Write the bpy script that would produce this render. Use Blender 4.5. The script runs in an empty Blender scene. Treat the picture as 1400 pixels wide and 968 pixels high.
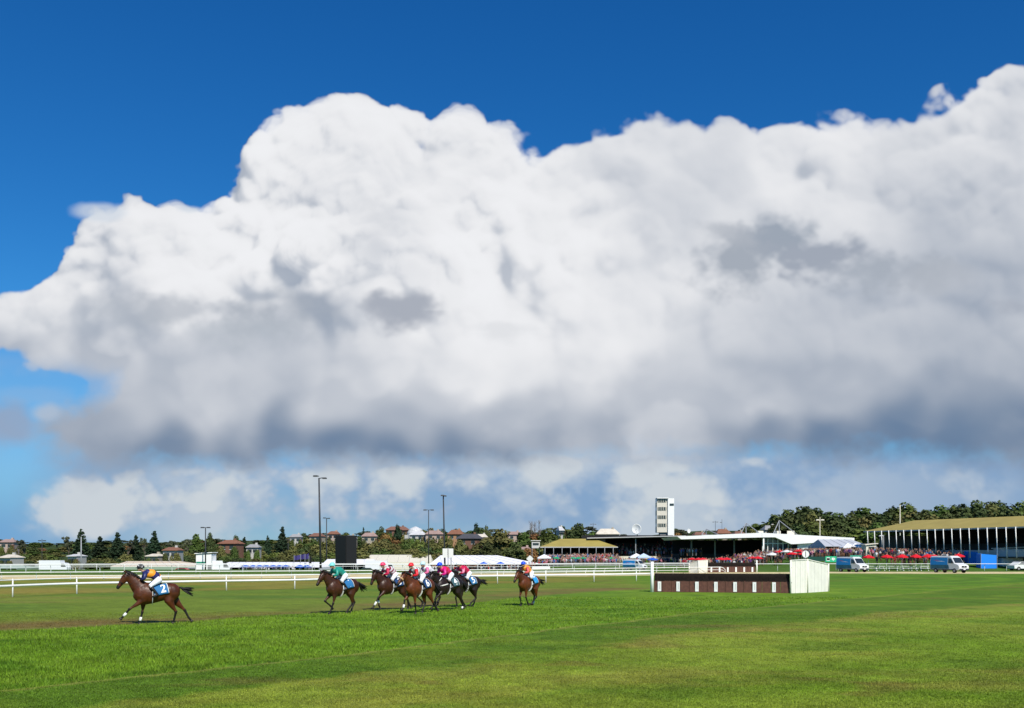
import bpy, bmesh, math, random
import numpy as np
from mathutils import Vector, Matrix, noise as mnoise
R = math.radians
SC = bpy.context.scene; COL = SC.collection
FOC, HOR, CH = 1361.0, 757.0, 2.7          # focal length in photo pixels, horizon row, eye height in metres

# ---------------------------------------------------------------- camera
cam = bpy.data.cameras.new('camera'); cam.sensor_width = 36.0; cam.lens = 35.0
cam.shift_y = (HOR - 484) / 1400.0; cam.clip_start = .1; cam.clip_end = 6000
cam_ob = bpy.data.objects.new('camera', cam); COL.objects.link(cam_ob)
cam_ob.location = (0, 0, CH); cam_ob.rotation_euler = (R(90), 0, 0); SC.camera = cam_ob
# ---------------------------------------------------------------- sun, exposure
SUN_EL, SUN_AZ = 44.0, 157.0               # azimuth clockwise from +Y
sun = bpy.data.lights.new('sun', 'SUN'); sun.energy = 4.8; sun.angle = R(.55); sun.color = (1.0, .95, .86)
sun_ob = bpy.data.objects.new('sun', sun); COL.objects.link(sun_ob)
to_sun = Vector((math.sin(R(SUN_AZ)) * math.cos(R(SUN_EL)), math.cos(R(SUN_AZ)) * math.cos(R(SUN_EL)), math.sin(R(SUN_EL))))
sun_ob.rotation_euler = to_sun.to_track_quat('Z', 'Y').to_euler()
SC.view_settings.view_transform = 'Standard'; SC.view_settings.look = 'None'; SC.view_settings.exposure = 0.2; SC.view_settings.gamma = 1.0
try: SC.view_settings.use_curve_mapping = False
except Exception: pass
# ---------------------------------------------------------------- clouds of the sky (computed light march through a billowing density field)
CLOUD_X0, CLOUD_X1, CLOUD_Y0, CLOUD_Y1, CS = -300, 1700, -60, 780, 1.4      # tangent-plane units: 1361 per unit of slope, horizon at 757
def interp_matrix(n_out, n_in, start, step):
    t = start + np.arange(n_out) * step
    i = np.floor(t).astype(int); f = t - i
    M = np.zeros((n_out, n_in), np.float32)
    r = np.arange(n_out)
    w = [(-f**3 + 3*f**2 - 3*f + 1) / 6, (3*f**3 - 6*f**2 + 4) / 6, (-3*f**3 + 3*f**2 + 3*f + 1) / 6, f**3 / 6]
    for k in range(4): np.add.at(M, (r, (i + k - 1) % n_in), w[k])
    return M
class Octave:
    def __init__(s, W, H, wave, seed, vs=1.0):
        rng = np.random.RandomState(seed)
        wave = wave / CS; s.nx = int(W / wave) + 4; s.ny = int(H / (wave * vs)) + 4; s.wave = wave * CS
        s.nz = 64
        s.L = rng.uniform(-1, 1, (s.nz, s.ny, s.nx)).astype(np.float32) * 3.0
        s.A = interp_matrix(H, s.ny, 1.0, 1.0 / (wave * vs)); s.B = interp_matrix(W, s.nx, 1.0, 1.0 / wave).T.copy()
    def slice(s, z):
        t = z / s.wave + 1; i = int(math.floor(t)); f = t - i
        w = [(-f**3 + 3*f**2 - 3*f + 1) / 6, (3*f**3 - 6*f**2 + 4) / 6, (-3*f**3 + 3*f**2 + 3*f + 1) / 6, f**3 / 6]
        P = sum(w[k] * s.L[(i + k - 1) % s.nz] for k in range(4))
        return s.A @ P @ s.B
def poly_sdf(px, py, P):
    d = np.full(px.shape, 1e9, np.float32); ins = np.zeros(px.shape, bool)
    for (ax, ay), (bx, by) in zip(P, P[1:] + P[:1]):
        ex, ey = bx - ax, by - ay; wx, wy = px - ax, py - ay
        t = np.clip((wx * ex + wy * ey) / (ex * ex + ey * ey), 0, 1)
        d = np.minimum(d, (wx - ex * t)**2 + (wy - ey * t)**2)
        c = (ay > py) != (by > py)
        if ey != 0: ins ^= c & (px < ax + ex * (py - ay) / ey)
    d = np.sqrt(d)
    return np.where(ins, d, -d).astype(np.float32)
def upscale2(a, H, W):
    yi = np.clip((np.arange(H) - .5) / 2, 0, a.shape[0] - 1.001); xi = np.clip((np.arange(W) - .5) / 2, 0, a.shape[1] - 1.001)
    y0 = yi.astype(int); x0 = xi.astype(int); fy = (yi - y0)[:, None]; fx = (xi - x0)[None, :]
    r = a[y0] * (1 - fy) + a[y0 + 1] * fy
    return (r[:, x0] * (1 - fx) + r[:, x0 + 1] * fx).astype(np.float32)
def blur(a, s):
    r = max(1, int(s))
    for _ in range(2):
        for ax in (0, 1):
            p = np.pad(a, [(r + 1, r) if k == ax else (0, 0) for k in (0, 1)], mode='edge')
            c = np.cumsum(p, axis=ax, dtype=np.float64)
            a = ((c[2*r+1:] - c[:-2*r-1]) if ax == 0 else (c[:, 2*r+1:] - c[:, :-2*r-1])) / (2*r+1)
    return a.astype(np.float32)
def sm(a, b, x):
    t = np.clip((x - a) / (b - a), 0, 1); return t * t * (3 - 2 * t)
MAIN = [(-400,470),(-200,430),(-60,420),(0,416),(30,412),(50,408),(84,390),(104,372),(122,350),(136,326),(150,306),(165,297),(175,294),(195,296),(220,296),(245,308),(270,314),
 (296,308),(304,272),(326,246),(350,224),(372,208),(404,186),(440,178),(472,154),(500,152),(530,160),(560,180),(582,196),(620,182),(660,184),(700,182),(722,188),(740,199),(785,196),
 (807,190),(822,176),(865,156),(915,156),(955,170),(995,167),(1018,190),(1034,202),(1052,190),(1090,176),(1115,158),(1150,156),(1175,160),(1188,172),(1240,164),(1264,136),(1290,120),
 (1350,113),(1378,98),(1420,104),(1500,140),(1600,150),(1800,200),(1800,640),(1400,640),(1250,622),(1100,620),(1000,624),(900,616),(800,620),(700,632),(600,630),(520,622),(450,624),
 (400,628),(340,640),(280,644),(200,640),(130,630),(80,612),(50,590),(62,560),(110,560),(150,530),(160,506),(110,492),(60,490),(0,486),(-60,500),(-400,520)]
LUM = [(450,180,246),(500,170,242),(380,220,238),(350,270,242),(420,260,226),(500,250,238),(540,280,214),(600,220,242),(640,300,246),(700,220,238),(700,300,244),(300,330,243),(200,330,240),(150,300,215),(100,400,228),(50,430,214),(20,470,192),(250,380,238),(400,350,240),(560,340,226),(600,400,238),(660,380,244),(720,380,238),(780,260,226),(840,220,209),(900,180,218),(900,260,205),(850,330,219),(900,400,223),(1000,250,213),(1050,260,235),(1100,200,225),(1150,170,228),(1150,300,223),(1250,200,213),(1330,150,224),(1380,150,210),(1380,250,202),(1300,300,193),(1250,400,197),(1380,400,187),(1380,500,179),(1200,450,193),(1000,450,212),(800,450,232),(720,430,238),(700,480,245),(600,460,214),(500,480,203),(400,450,186),(300,480,199),(200,480,193),(100,480,199),(150,560,191),(250,570,204),(100,600,168),(200,618,142),(300,630,132),(400,600,140),(350,540,197),(450,540,205),(500,600,134),(600,610,138),(550,560,177),(600,520,202),(700,620,142),(700,560,187),(750,500,229),(800,600,178),(850,560,199),(900,520,205),(1000,560,199),(1000,610,150),(1100,600,132),(1100,540,185),(1200,600,132),(1300,620,132),(1300,540,169),(1400,600,140),(-200,500,177),(1650,400,187),(1650,600,140),(560,300,218),(480,290,230),(520,320,214),(760,330,240),(340,300,246),(950,400,219),(1300,450,187),(660,440,244),(700,510,236),(620,500,226),(560,500,214),(260,520,200),(330,510,202),(170,450,198),(60,450,212)]
def s2l(c): c = np.asarray(c, np.float32) / 255; return np.where(c <= .04045, c / 12.92, ((c + .055) / 1.055)**2.4)
def make_clouds():
    W, H = int((CLOUD_X1 - CLOUD_X0) / CS), int((CLOUD_Y1 - CLOUD_Y0) / CS)
    px, py = np.meshgrid(np.arange(W, dtype=np.float32) * CS + CLOUD_X0, np.arange(H, dtype=np.float32) * CS + CLOUD_Y0)
    qx, qy = px[::2, ::2], py[::2, ::2]
    warp = [Octave(W, H, w, 100 + i) for i, w in enumerate((70, 30, 13))]
    sdf = upscale2(poly_sdf(qx, qy, MAIN), H, W)
    num = np.zeros(qx.shape, np.float32); den = num.copy()
    wx = qx + 30 * warp[0].slice(5)[::2, ::2] + 14 * warp[1].slice(5)[::2, ::2]; wy = qy + 22 * warp[0].slice(200)[::2, ::2] + 12 * warp[1].slice(200)[::2, ::2]
    for x, y, l in LUM:
        w = 1.0 / (((wx - x) / 1.2)**2 + (wy - y)**2 + 160)**1.7
        num += w * l; den += w
    lum = blur(upscale2(num / den, H, W), 5)
    octs = [Octave(W, H, w, 7 + i, .9) for i, w in enumerate((150, 78, 40, 21, 11, 6))]
    amps = (20, 30, 17, 9.5, 5.5, 3.2)
    NS, DZ = 44, 5.0
    crisp = sm(980, 560, px) * sm(480, 330, py) + .12 + .3 * sm(1000, 1060, px) * sm(330, 260, py)      # hard cauliflower heads at the upper left, soft elsewhere
    crisp = np.clip(crisp, 0, 1); soft = 5 + 26 * (1 - crisp)
    base_soft = sm(560, 630, py)
    T = np.ones((H, W), np.float32); OD = np.zeros((H, W), np.float32); rad = np.zeros((H, W), np.float32)
    lx, ly = 2.4, -4.0       # how far the sun ray moves per slice
    def shift(a, dx, dy):
        out = np.zeros_like(a); dx, dy = int(round(dx)), int(round(dy))
        # the ray to the sun goes right (+x) and up (-y) as it comes nearer
        ys, yd = (slice(0, H - dy), slice(dy, H)) if dy >= 0 else (slice(-dy, H), slice(0, H + dy))
        xs, xd = (slice(0, W - dx), slice(dx, W)) if dx >= 0 else (slice(-dx, W), slice(0, W + dx))
        out[yd, xd] = a[ys, xs]; return out
    accx = accy = 0.0
    env = np.where(sdf > -8, np.minimum(sdf + 8, 150), (sdf + 8) * (1.9 + 2.2 * sm(900, 1100, px))).astype(np.float32)
    for k in range(NS):
        z = k * DZ; f = 1 - z / (NS * DZ)
        fld = env - 210 * f**1.3 + 6
        for i, (o, a) in enumerate(zip(octs, amps)):
            n = o.slice(z + 13 * i)
            fld += a * (np.abs(n) * 1.5 - .56)
        d = np.clip(fld / soft, 0, 1) * .30
        ext = np.exp(-d * DZ * .32)
        acc = .40 * np.exp(-OD * .40) + .34 * np.exp(-OD * .09) + .26 * np.exp(-OD * .02)
        rad += T * (1 - ext) * acc
        T *= ext
        accx += -lx / CS; accy += -ly / CS
        ix, iy = int(accx), int(accy); accx -= ix; accy -= iy
        OD = shift(OD + d * DZ * .5, ix, iy)
        if k % 6 == 5: OD = blur(OD, 1)
    alpha = 1 - T
    rel = rad / np.maximum(alpha, 1e-3)
    rel = .28 * rel + .42 * blur(rel, 2) + .30 * blur(rel, 6)
    m = blur(rel * alpha, 34) / np.maximum(blur(alpha, 34), 1e-3)
    rel = rel / np.maximum(m, .05)                        # local light and shade around the mean of its region
    contrast = .26 + .58 * crisp
    contrast *= 1 - .72 * sm(430, 520, py)
    L = lum * (1 + contrast * np.clip(rel - 1.0, -.32, .28))
    fb = sum(warp[i].slice(400) * a for i, a in enumerate((.5, .3, .2)))
    L = L * (1 + .035 * fb)
    L = np.clip(L, 95, 300); L = np.where(L > 225, 225 + 16 * np.tanh((L - 225) / 22), L)
    t = np.clip((L - 110) / 125, 0, 1)[..., None]
    col = s2l(np.array([84, 126, 170])) * (1 - t) + s2l(np.array([238, 239, 242])) * t
    # exact tone for the mean brightness
    lumc = (col * [.2126, .7152, .0722]).sum(-1); tgt = s2l(L)
    col = col * (tgt / lumc)[..., None]
    fine = [Octave(W, H, w, 50 + i, .8) for i, w in enumerate((120, 60, 30, 15, 8, 4))]
    def fbm(z, amps=(.5, .28, .16, .1, .06, .035)): return sum(o.slice(z) * a for o, a in zip(fine, amps))
    n1, n2, n3 = fbm(10), fbm(500), fbm(900)
    n4 = fbm(1400); n5 = fbm(700, (.12, .34, .55, .42, .26, .14)); n6 = fbm(1900, (.12, .34, .55, .42, .26, .14))
    nb = sum((np.abs(o.slice(300)) - .4) * a for o, a in zip(fine, (.6, .6, .42, .3, .18, .1)))
    # low far bank of cloud under the big one
    bank = sm(590, 640, py + 10 * n1) * sm(20, 130, px + 40 * n2) * (1 - .35 * sm(690, 770, py))
    blob = np.zeros((H, W), np.float32)
    for bx, by, rx, ry, s in [(115,690,75,48,1.15),(190,700,60,40,.7),(280,690,90,32,.5),(275,668,24,14,.5),(400,665,60,34,.85),(470,650,60,32,.9),(560,665,70,34,.9),(640,670,60,40,.75),(700,690,60,40,.3),(780,680,60,36,.5),
                              (860,650,70,26,.7),(910,640,30,14,.8),(980,690,70,36,.42),(1030,640,45,14,.7),(1100,680,50,30,.2),(1330,660,90,30,.25),(1180,700,60,30,.12),(140,660,60,22,.9),(340,680,60,40,.7),(440,690,80,50,.8),(520,690,80,46,.8),(600,690,80,40,.7),(840,690,90,40,.55),(920,670,90,36,.55),(740,650,60,26,.7),(240,660,50,18,.5),(1240,650,60,18,.25),(60,716,50,24,.3),(350,705,80,30,.5),(960,720,60,20,.35)]:
        blob = np.maximum(blob, s * np.clip(1.25 - np.sqrt(((px - bx - 30 * n3) / rx)**2 + ((py - by - 24 * n1) / ry)**2), 0, 1))
    wb = np.clip(sm(-.10, 1.15, blob * 1.15 + (.55 * nb + .7 * n2 + .35 * n5) * sm(0, .4, blob)), 0, 1) * .95
    wb = np.maximum(wb, .70 * sm(-.55, .6, n2 + .5 * nb) * sm(100, 300, px) * sm(1500, 900, px))
    bankcol = s2l(np.array([132, 162, 198])) * (1 - wb[..., None]) + s2l(np.array([206, 212, 217])) * wb[..., None]
    bank_a = np.clip(bank * (.78 + .25 * sm(300, 900, px) + .4 * wb), 0, .96)
    bank_a = np.maximum(bank_a, .94 * wb * sm(605, 640, py))
    rgb = bankcol * bank_a[..., None]; a = bank_a.copy()
    veil = .38 * sm(440, 520, py) * sm(700, 600, py) * sm(260, 60, px)
    rgb = rgb + s2l(np.array([128, 172, 214])) * (veil * (1 - a))[..., None]; a = a + veil * (1 - a)
    hz = np.clip(.97 * sm(560, 735, py) * sm(420, -40, px), 0, 1) + .25 * sm(640, 757, py) * sm(-40, 420, px)
    u_ = s2l(np.array([112, 162, 210])); rgb, a = rgb + u_ * (hz * (1 - a))[..., None], a + hz * (1 - a)
    # veil of thin cloud hanging between the main cloud and the bank on the right
    def over(rgb, a, c, ca): return rgb * (1 - ca[..., None]) + c * ca[..., None], a * (1 - ca) + ca
    alpha_m = sm(0.02, .98, alpha)
    # soft ragged base
    edge = sm(-26, 20, sdf + 22 * n1 + 14 * nb)
    alpha_m = np.where(py > 470, alpha_m * (1 - sm(470, 560, py)) + edge * sm(470, 560, py), alpha_m)
    side = sm(70, -30, px) * sm(470, 400, py)
    rgb, a = over(rgb, a, col, alpha_m)
    # torn wisps at the left edge and the small blue-grey patch
    for bx, by, rx, ry, s, c in [(10,578,36,36,.8,(150,165,190)),(60,562,22,14,.8,(176,190,208)),(140,286,34,11,.7,(206,216,228)),(262,288,22,7,.55,(200,212,226)),(-60,590,80,40,.8,(150,165,190)),(40,540,80,14,.2,(170,185,205))]:
        b = s * sm(0, .8, 1.1 - np.sqrt(((px - bx + 8 * n3) / rx)**2 + ((py - by + 8 * n1) / ry)**2) + .5 * n2)
        rgb, a = over(rgb, a, s2l(np.array(c)), b)
    # dark shaded scraps drifting in front
    for bx, by, rx, ry, s, c in [(150,408,70,20,.4,(184,190,200)),(240,420,110,24,.72,(172,179,190)),(320,424,70,26,.85,(166,174,186)),(410,424,62,24,.7,(172,179,190)),(300,450,140,24,.55,(176,184,194)),
                                 (120,432,80,24,.45,(178,186,198)),(552,424,68,22,.85,(168,174,186)),(526,428,40,15,.5,(168,174,186)),(1070,322,84,34,.9,(156,166,180)),(1000,352,84,38,.8,(164,172,184)),(1135,342,104,36,.9,(160,168,182)),(985,312,60,16,.5,(176,182,192)),
                                 (1200,362,90,30,.75,(168,176,188)),(1270,380,70,24,.4,(178,184,194)),(1385,418,34,14,.5,(168,175,188)),(520,290,36,44,.28,(196,200,208)),(700,455,90,12,.25,(196,200,206))]:
        q = 1.15 - np.sqrt(((px - bx + 20 * n3) / rx)**2 + ((py - by + 15 * n1) / (ry * (1 + .5 * (py > by))))**2)
        b = s * (.95 if bx < 470 else 1.15 if bx < 800 else 1.5) * sm(-.05, .95, q + .40 * (n5 if bx < 600 else n6) + .22 * (n2 if bx < 600 else n4))
        rgb, a = over(rgb, a, s2l(np.array(c)), np.clip(b, 0, 1) * np.clip(a * 1.2, 0, 1))
    fade = sm(CLOUD_X0, CLOUD_X0 + 120, px) * sm(CLOUD_X1, CLOUD_X1 - 120, px)
    rgb = rgb / np.maximum(a, 1e-3)[..., None]
    return rgb.astype(np.float32), (a * fade).astype(np.float32)
# ---------------------------------------------------------------- world: Nishita sky with the computed clouds over it
world = bpy.data.worlds.new('World'); SC.world = world; world.use_nodes = True
wn, wl = world.node_tree.nodes, world.node_tree.links
for n in list(wn): wn.remove(n)
w_out = wn.new('ShaderNodeOutputWorld'); w_mix = wn.new('ShaderNodeMixShader'); w_bg = wn.new('ShaderNodeBackground'); w_cl = wn.new('ShaderNodeBackground')
sky = wn.new('ShaderNodeTexSky'); sky.sky_type = 'NISHITA'; sky.sun_disc = False; sky.sun_elevation = R(SUN_EL); sky.sun_rotation = R(SUN_AZ)
sky.altitude = 0; sky.air_density = 1.0; sky.dust_density = .1; sky.ozone_density = 3.0
hs = wn.new('ShaderNodeHueSaturation'); hs.inputs['Saturation'].default_value = 1.15; hs.inputs['Value'].default_value = 1.0
gm = wn.new('ShaderNodeGamma'); gm.inputs[1].default_value = 1.0
wl.new(sky.outputs[0], hs.inputs['Color']); wl.new(hs.outputs[0], gm.inputs[0]); tint = wn.new('ShaderNodeVectorMath'); tint.operation = 'MULTIPLY'; tint.inputs[1].default_value = (.50, .95, 1.35); wl.new(gm.outputs[0], tint.inputs[0]); 
def chan(op, a, b):
    n = wn.new('ShaderNodeMath'); n.operation = op; wl.new(a, n.inputs[0])
    if isinstance(b, float): n.inputs[1].default_value = b
    else: wl.new(b, n.inputs[1])
    return n.outputs[0]
s3 = wn.new('ShaderNodeSeparateXYZ'); c3 = wn.new('ShaderNodeCombineXYZ'); wl.new(tint.outputs[0], s3.inputs[0])      # deeper blue overhead, as through a polarising filter
wl.new(chan('MINIMUM', chan('MULTIPLY', chan('POWER', s3.outputs[0], 1.6), .446), chan('MULTIPLY', s3.outputs[0], .8)), c3.inputs[0])
wl.new(chan('MINIMUM', chan('MULTIPLY', chan('POWER', s3.outputs[1], 1.138), .575), chan('MULTIPLY', s3.outputs[1], .85)), c3.inputs[1])
wl.new(chan('MULTIPLY', s3.outputs[2], .70), c3.inputs[2]); wl.new(c3.outputs[0], w_bg.inputs[0]); w_bg.inputs[1].default_value = .100
_rgb, _a = make_clouds()
_H, _W = _a.shape
cimg = bpy.data.images.new('cloud_field', _W, _H, alpha=True, float_buffer=True)
cimg.colorspace_settings.name = 'Non-Color'; cimg.alpha_mode = 'CHANNEL_PACKED'
cimg.pixels.foreach_set(np.ascontiguousarray(np.concatenate([_rgb, _a[..., None]], -1)[::-1]).astype(np.float32).ravel())
cimg.update(); cimg.pack()
tc = wn.new('ShaderNodeTexCoord'); sep = wn.new('ShaderNodeSeparateXYZ'); wl.new(tc.outputs['Generated'], sep.inputs[0])
def wm(op, a, b=None):
    n = wn.new('ShaderNodeMath'); n.operation = op
    for i, v in enumerate((a, b)):
        if v is None: continue
        if isinstance(v, (int, float)): n.inputs[i].default_value = v
        else: wl.new(v, n.inputs[i])
    return n.outputs[0]
ysafe = wm('MAXIMUM', sep.outputs[1], .02)
cs_ = wm('ADD', wm('MULTIPLY', wm('DIVIDE', sep.outputs[0], ysafe), FOC / (CLOUD_X1 - CLOUD_X0)), (700.0 - CLOUD_X0) / (CLOUD_X1 - CLOUD_X0))
ct_ = wm('ADD', wm('MULTIPLY', wm('DIVIDE', sep.outputs[2], ysafe), FOC / (CLOUD_Y1 - CLOUD_Y0)), (CLOUD_Y1 - HOR) / (CLOUD_Y1 - CLOUD_Y0))
cmb = wn.new('ShaderNodeCombineXYZ'); wl.new(cs_, cmb.inputs[0]); wl.new(ct_, cmb.inputs[1])
tex = wn.new('ShaderNodeTexImage'); tex.image = cimg; tex.extension = 'CLIP'; tex.interpolation = 'Cubic'; wl.new(cmb.outputs[0], tex.inputs[0])
wl.new(tex.outputs['Color'], w_cl.inputs[0]); w_cl.inputs[1].default_value = .87
fac = wm('MULTIPLY', tex.outputs['Alpha'], wm('GREATER_THAN', sep.outputs[1], .03))
wl.new(fac, w_mix.inputs[0]); wl.new(w_bg.outputs[0], w_mix.inputs[1]); wl.new(w_cl.outputs[0], w_mix.inputs[2]); wl.new(w_mix.outputs[0], w_out.inputs[0])
try: world.cycles.sampling_method = 'MANUAL'; world.cycles.sample_map_resolution = 512
except Exception: pass
# ---------------------------------------------------------------- helpers
rnd = random.Random(11)
def G(px, py):                              # ground point seen at a photo pixel
    Y = CH * FOC / (py - HOR); return Vector(((px - 700) * Y / FOC, Y, 0))
def P(px, py, Y): return Vector(((px - 700) * Y / FOC, Y, CH - (py - HOR) * Y / FOC))
def X_(px, Y): return (px - 700) * Y / FOC
def Z_(py, Y): return CH - (py - HOR) * Y / FOC
def sst(a, b, x):
    t = min(1, max(0, (x - a) / (b - a))); return t * t * (3 - 2 * t)
def gz(x, y):                               # height of the land
    x = np.asarray(x, float); y = np.asarray(y, float)
    right = sm(42, 58, x)
    z = 2.0 * sm(157, 182, y) * right
    z = z + 1.3 * sm(229, 256, y) * (1 - right) * sm(2, 10, x)
    z = z - 1.7 * sm(168, 205, y) * sm(14, -4, x) * (1 - sm(300, 420, y))
    hill = 15 * sm(330, 720, y) * (.55 + .45 * sm(-330, -60, x)) * (1 - .25 * sm(0, 120, x))
    hill = hill + 6 * sm(265, 420, y) * sm(70, 140, x)
    hill = hill + 1.2 * np.sin(x * .021 + 1) * np.sin(y * .013) * sm(330, 500, y)
    return z + hill - 12 * sm(800, 1500, y)
def gz1(x, y): return float(gz(x, y))

_mats = {}
def mat(name, color, rough=.6, var=0.0, scale=4.0, spec=.3, metal=0.0, color2=None, bump=0.0, bscale=30.0, objvar=0.0):
    if name in _mats: return _mats[name]
    m = bpy.data.materials.new(name); m.use_nodes = True
    nt = m.node_tree; b = nt.nodes['Principled BSDF']
    b.inputs['Roughness'].default_value = rough; b.inputs['Specular IOR Level'].default_value = spec; b.inputs['Metallic'].default_value = metal
    c = tuple(color) + (1,)
    b.inputs['Base Color'].default_value = c
    t = None
    if var or color2 or bump: t = nt.nodes.new('ShaderNodeTexCoord')
    src = None
    if var or color2:
        n = nt.nodes.new('ShaderNodeTexNoise'); n.inputs['Scale'].default_value = scale; n.inputs['Detail'].default_value = 5
        nt.links.new(t.outputs['Object'], n.inputs['Vector'])
        r = nt.nodes.new('ShaderNodeValToRGB'); r.color_ramp.elements[0].position = .33; r.color_ramp.elements[1].position = .67
        c2 = color2 or tuple(min(1, v * (1 + var)) for v in color)
        c1 = color if color2 else tuple(v * (1 - var) for v in color)
        r.color_ramp.elements[0].color = tuple(c1) + (1,); r.color_ramp.elements[1].color = tuple(c2) + (1,)
        nt.links.new(n.outputs['Fac'], r.inputs['Fac']); src = r.outputs['Color']
    if objvar:
        oi = nt.nodes.new('ShaderNodeObjectInfo'); h = nt.nodes.new('ShaderNodeHueSaturation')
        mr = nt.nodes.new('ShaderNodeMapRange'); mr.inputs['To Min'].default_value = 1 - objvar; mr.inputs['To Max'].default_value = 1 + objvar
        nt.links.new(oi.outputs['Random'], mr.inputs['Value']); nt.links.new(mr.outputs[0], h.inputs['Value'])
        mh = nt.nodes.new('ShaderNodeMapRange'); mh.inputs['To Min'].default_value = .47; mh.inputs['To Max'].default_value = .515
        mu = nt.nodes.new('ShaderNodeMath'); mu.operation = 'FRACT'; mm = nt.nodes.new('ShaderNodeMath'); mm.operation = 'MULTIPLY'; mm.inputs[1].default_value = 7.31
        nt.links.new(oi.outputs['Random'], mm.inputs[0]); nt.links.new(mm.outputs[0], mu.inputs[0]); nt.links.new(mu.outputs[0], mh.inputs['Value']); nt.links.new(mh.outputs[0], h.inputs['Hue'])
        if src: nt.links.new(src, h.inputs['Color'])
        else: h.inputs['Color'].default_value = c
        src = h.outputs['Color']
    if src: nt.links.new(src, b.inputs['Base Color'])
    if bump:
        n = nt.nodes.new('ShaderNodeTexNoise'); n.inputs['Scale'].default_value = bscale; n.inputs['Detail'].default_value = 4
        nt.links.new(t.outputs['Object'], n.inputs['Vector'])
        bp = nt.nodes.new('ShaderNodeBump'); bp.inputs['Strength'].default_value = bump; bp.inputs['Distance'].default_value = .02
        nt.links.new(n.outputs['Fac'], bp.inputs['Height']); nt.links.new(bp.outputs[0], b.inputs['Normal'])
    _mats[name] = m
    return m

class MB:
    def __init__(s): s.v = []; s.f = []; s.m = []
    def add(s, vs, fs, mi=0):
        o = len(s.v); s.v += [tuple(v) for v in vs]; s.f += [tuple(i + o for i in f) for f in fs]; s.m += [mi] * len(fs); return s
    def box(s, c, d, rz=0.0, mi=0, taper=1.0):
        cx, cy, cz = c; hx, hy, hz = d[0] / 2, d[1] / 2, d[2] / 2; ca, sa = math.cos(rz), math.sin(rz); vs = []
        for z in (-1, 1):
            k = taper if z > 0 else 1
            for x, y in ((-1, -1), (1, -1), (1, 1), (-1, 1)):
                X, Y = x * hx * k, y * hy * k; vs.append((cx + X * ca - Y * sa, cy + X * sa + Y * ca, cz + z * hz))
        return s.add(vs, [(3, 2, 1, 0), (4, 5, 6, 7), (0, 1, 5, 4), (1, 2, 6, 5), (2, 3, 7, 6), (3, 0, 4, 7)], mi)
    def tube(s, pts, rad, n=8, mi=0, cap=True, flat=1.0):
        pts = [Vector(p) for p in pts]
        if not isinstance(rad, (list, tuple)): rad = [rad] * len(pts)
        vs = []; up0 = None
        for i, p in enumerate(pts):
            d = (pts[min(i + 1, len(pts) - 1)] - pts[max(i - 1, 0)]); d = d.normalized() if d.length > 1e-9 else Vector((0, 0, 1))
            if up0 is None: up0 = Vector((0, 0, 1)) if abs(d.z) < .9 else Vector((1, 0, 0))
            u = (up0 - d * up0.dot(d)); u = u.normalized() if u.length > 1e-6 else d.orthogonal().normalized(); up0 = u
            w = d.cross(u)
            r = rad[i]; ru, rw = r if isinstance(r, tuple) else (r, r * flat)
            for k in range(n):
                a = 2 * math.pi * k / n; vs.append(p + u * (math.cos(a) * ru) + w * (math.sin(a) * rw))
        fs = []
        for i in range(len(pts) - 1):
            for k in range(n):
                a, b = i * n + k, i * n + (k + 1) % n; fs.append((a, b, b + n, a + n))
        if cap: fs.append(tuple(range(n - 1, -1, -1))); fs.append(tuple(range((len(pts) - 1) * n, len(pts) * n)))
        return s.add(vs, fs, mi)
    def ball(s, c, r, n=10, m=6, mi=0):
        if not isinstance(r, (tuple, list)): r = (r, r, r)
        vs = [(c[0], c[1], c[2] - r[2])]
        for i in range(1, m):
            t = math.pi * i / m
            for k in range(n):
                a = 2 * math.pi * k / n; vs.append((c[0] + r[0] * math.sin(t) * math.cos(a), c[1] + r[1] * math.sin(t) * math.sin(a), c[2] - r[2] * math.cos(t)))
        vs.append((c[0], c[1], c[2] + r[2])); fs = []
        for k in range(n): fs.append((0, 1 + (k + 1) % n, 1 + k))
        for i in range(m - 2):
            for k in range(n):
                a, b = 1 + i * n + k, 1 + i * n + (k + 1) % n; fs.append((a, b, b + n, a + n))
        o = 1 + (m - 2) * n
        for k in range(n): fs.append((o + k, o + (k + 1) % n, len(vs) - 1))
        return s.add(vs, fs, mi)
    def quad(s, a, b, c, d, mi=0): return s.add([a, b, c, d], [(0, 1, 2, 3)], mi)
    def prism(s, prof, p0, along, th, up=Vector((0, 0, 1)), mi=0):   # profile of (u, w) swept along thickness vector
        al = Vector(along); t = Vector(th); p0 = Vector(p0); n = len(prof)
        A = [p0 + al * u + Vector(up) * w for u, w in prof]
        vs = A + [a + t for a in A]
        fs = [tuple(range(n - 1, -1, -1)), tuple(range(n, 2 * n))] + [(i, (i + 1) % n, (i + 1) % n + n, i + n) for i in range(n)]
        return s.add(vs, fs, mi)
    def mesh(s, name, mats, smooth=False):
        me = bpy.data.meshes.new(name); me.from_pydata(s.v, [], s.f)
        for m in (mats if isinstance(mats, (list, tuple)) else [mats]): me.materials.append(m)
        if len(set(s.m)) > 1: me.polygons.foreach_set('material_index', s.m)
        bm = bmesh.new(); bm.from_mesh(me); bmesh.ops.recalc_face_normals(bm, faces=bm.faces); bm.to_mesh(me); bm.free()
        if smooth: me.polygons.foreach_set('use_smooth', [True] * len(me.polygons))
        me.update(); return me
    def build(s, name, mats, parent=None, smooth=False):
        o = bpy.data.objects.new(name, s.mesh(name, mats, smooth)); COL.objects.link(o)
        if parent: o.parent = parent
        return o
def thing(name, label, cat, loc=(0, 0, 0), rz=0.0, group=None):
    o = bpy.data.objects.new(name, None); COL.objects.link(o); o.location = loc; o.rotation_euler = (0, 0, rz); o.empty_display_size = .2
    return tag(o, label, cat, group)
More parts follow.
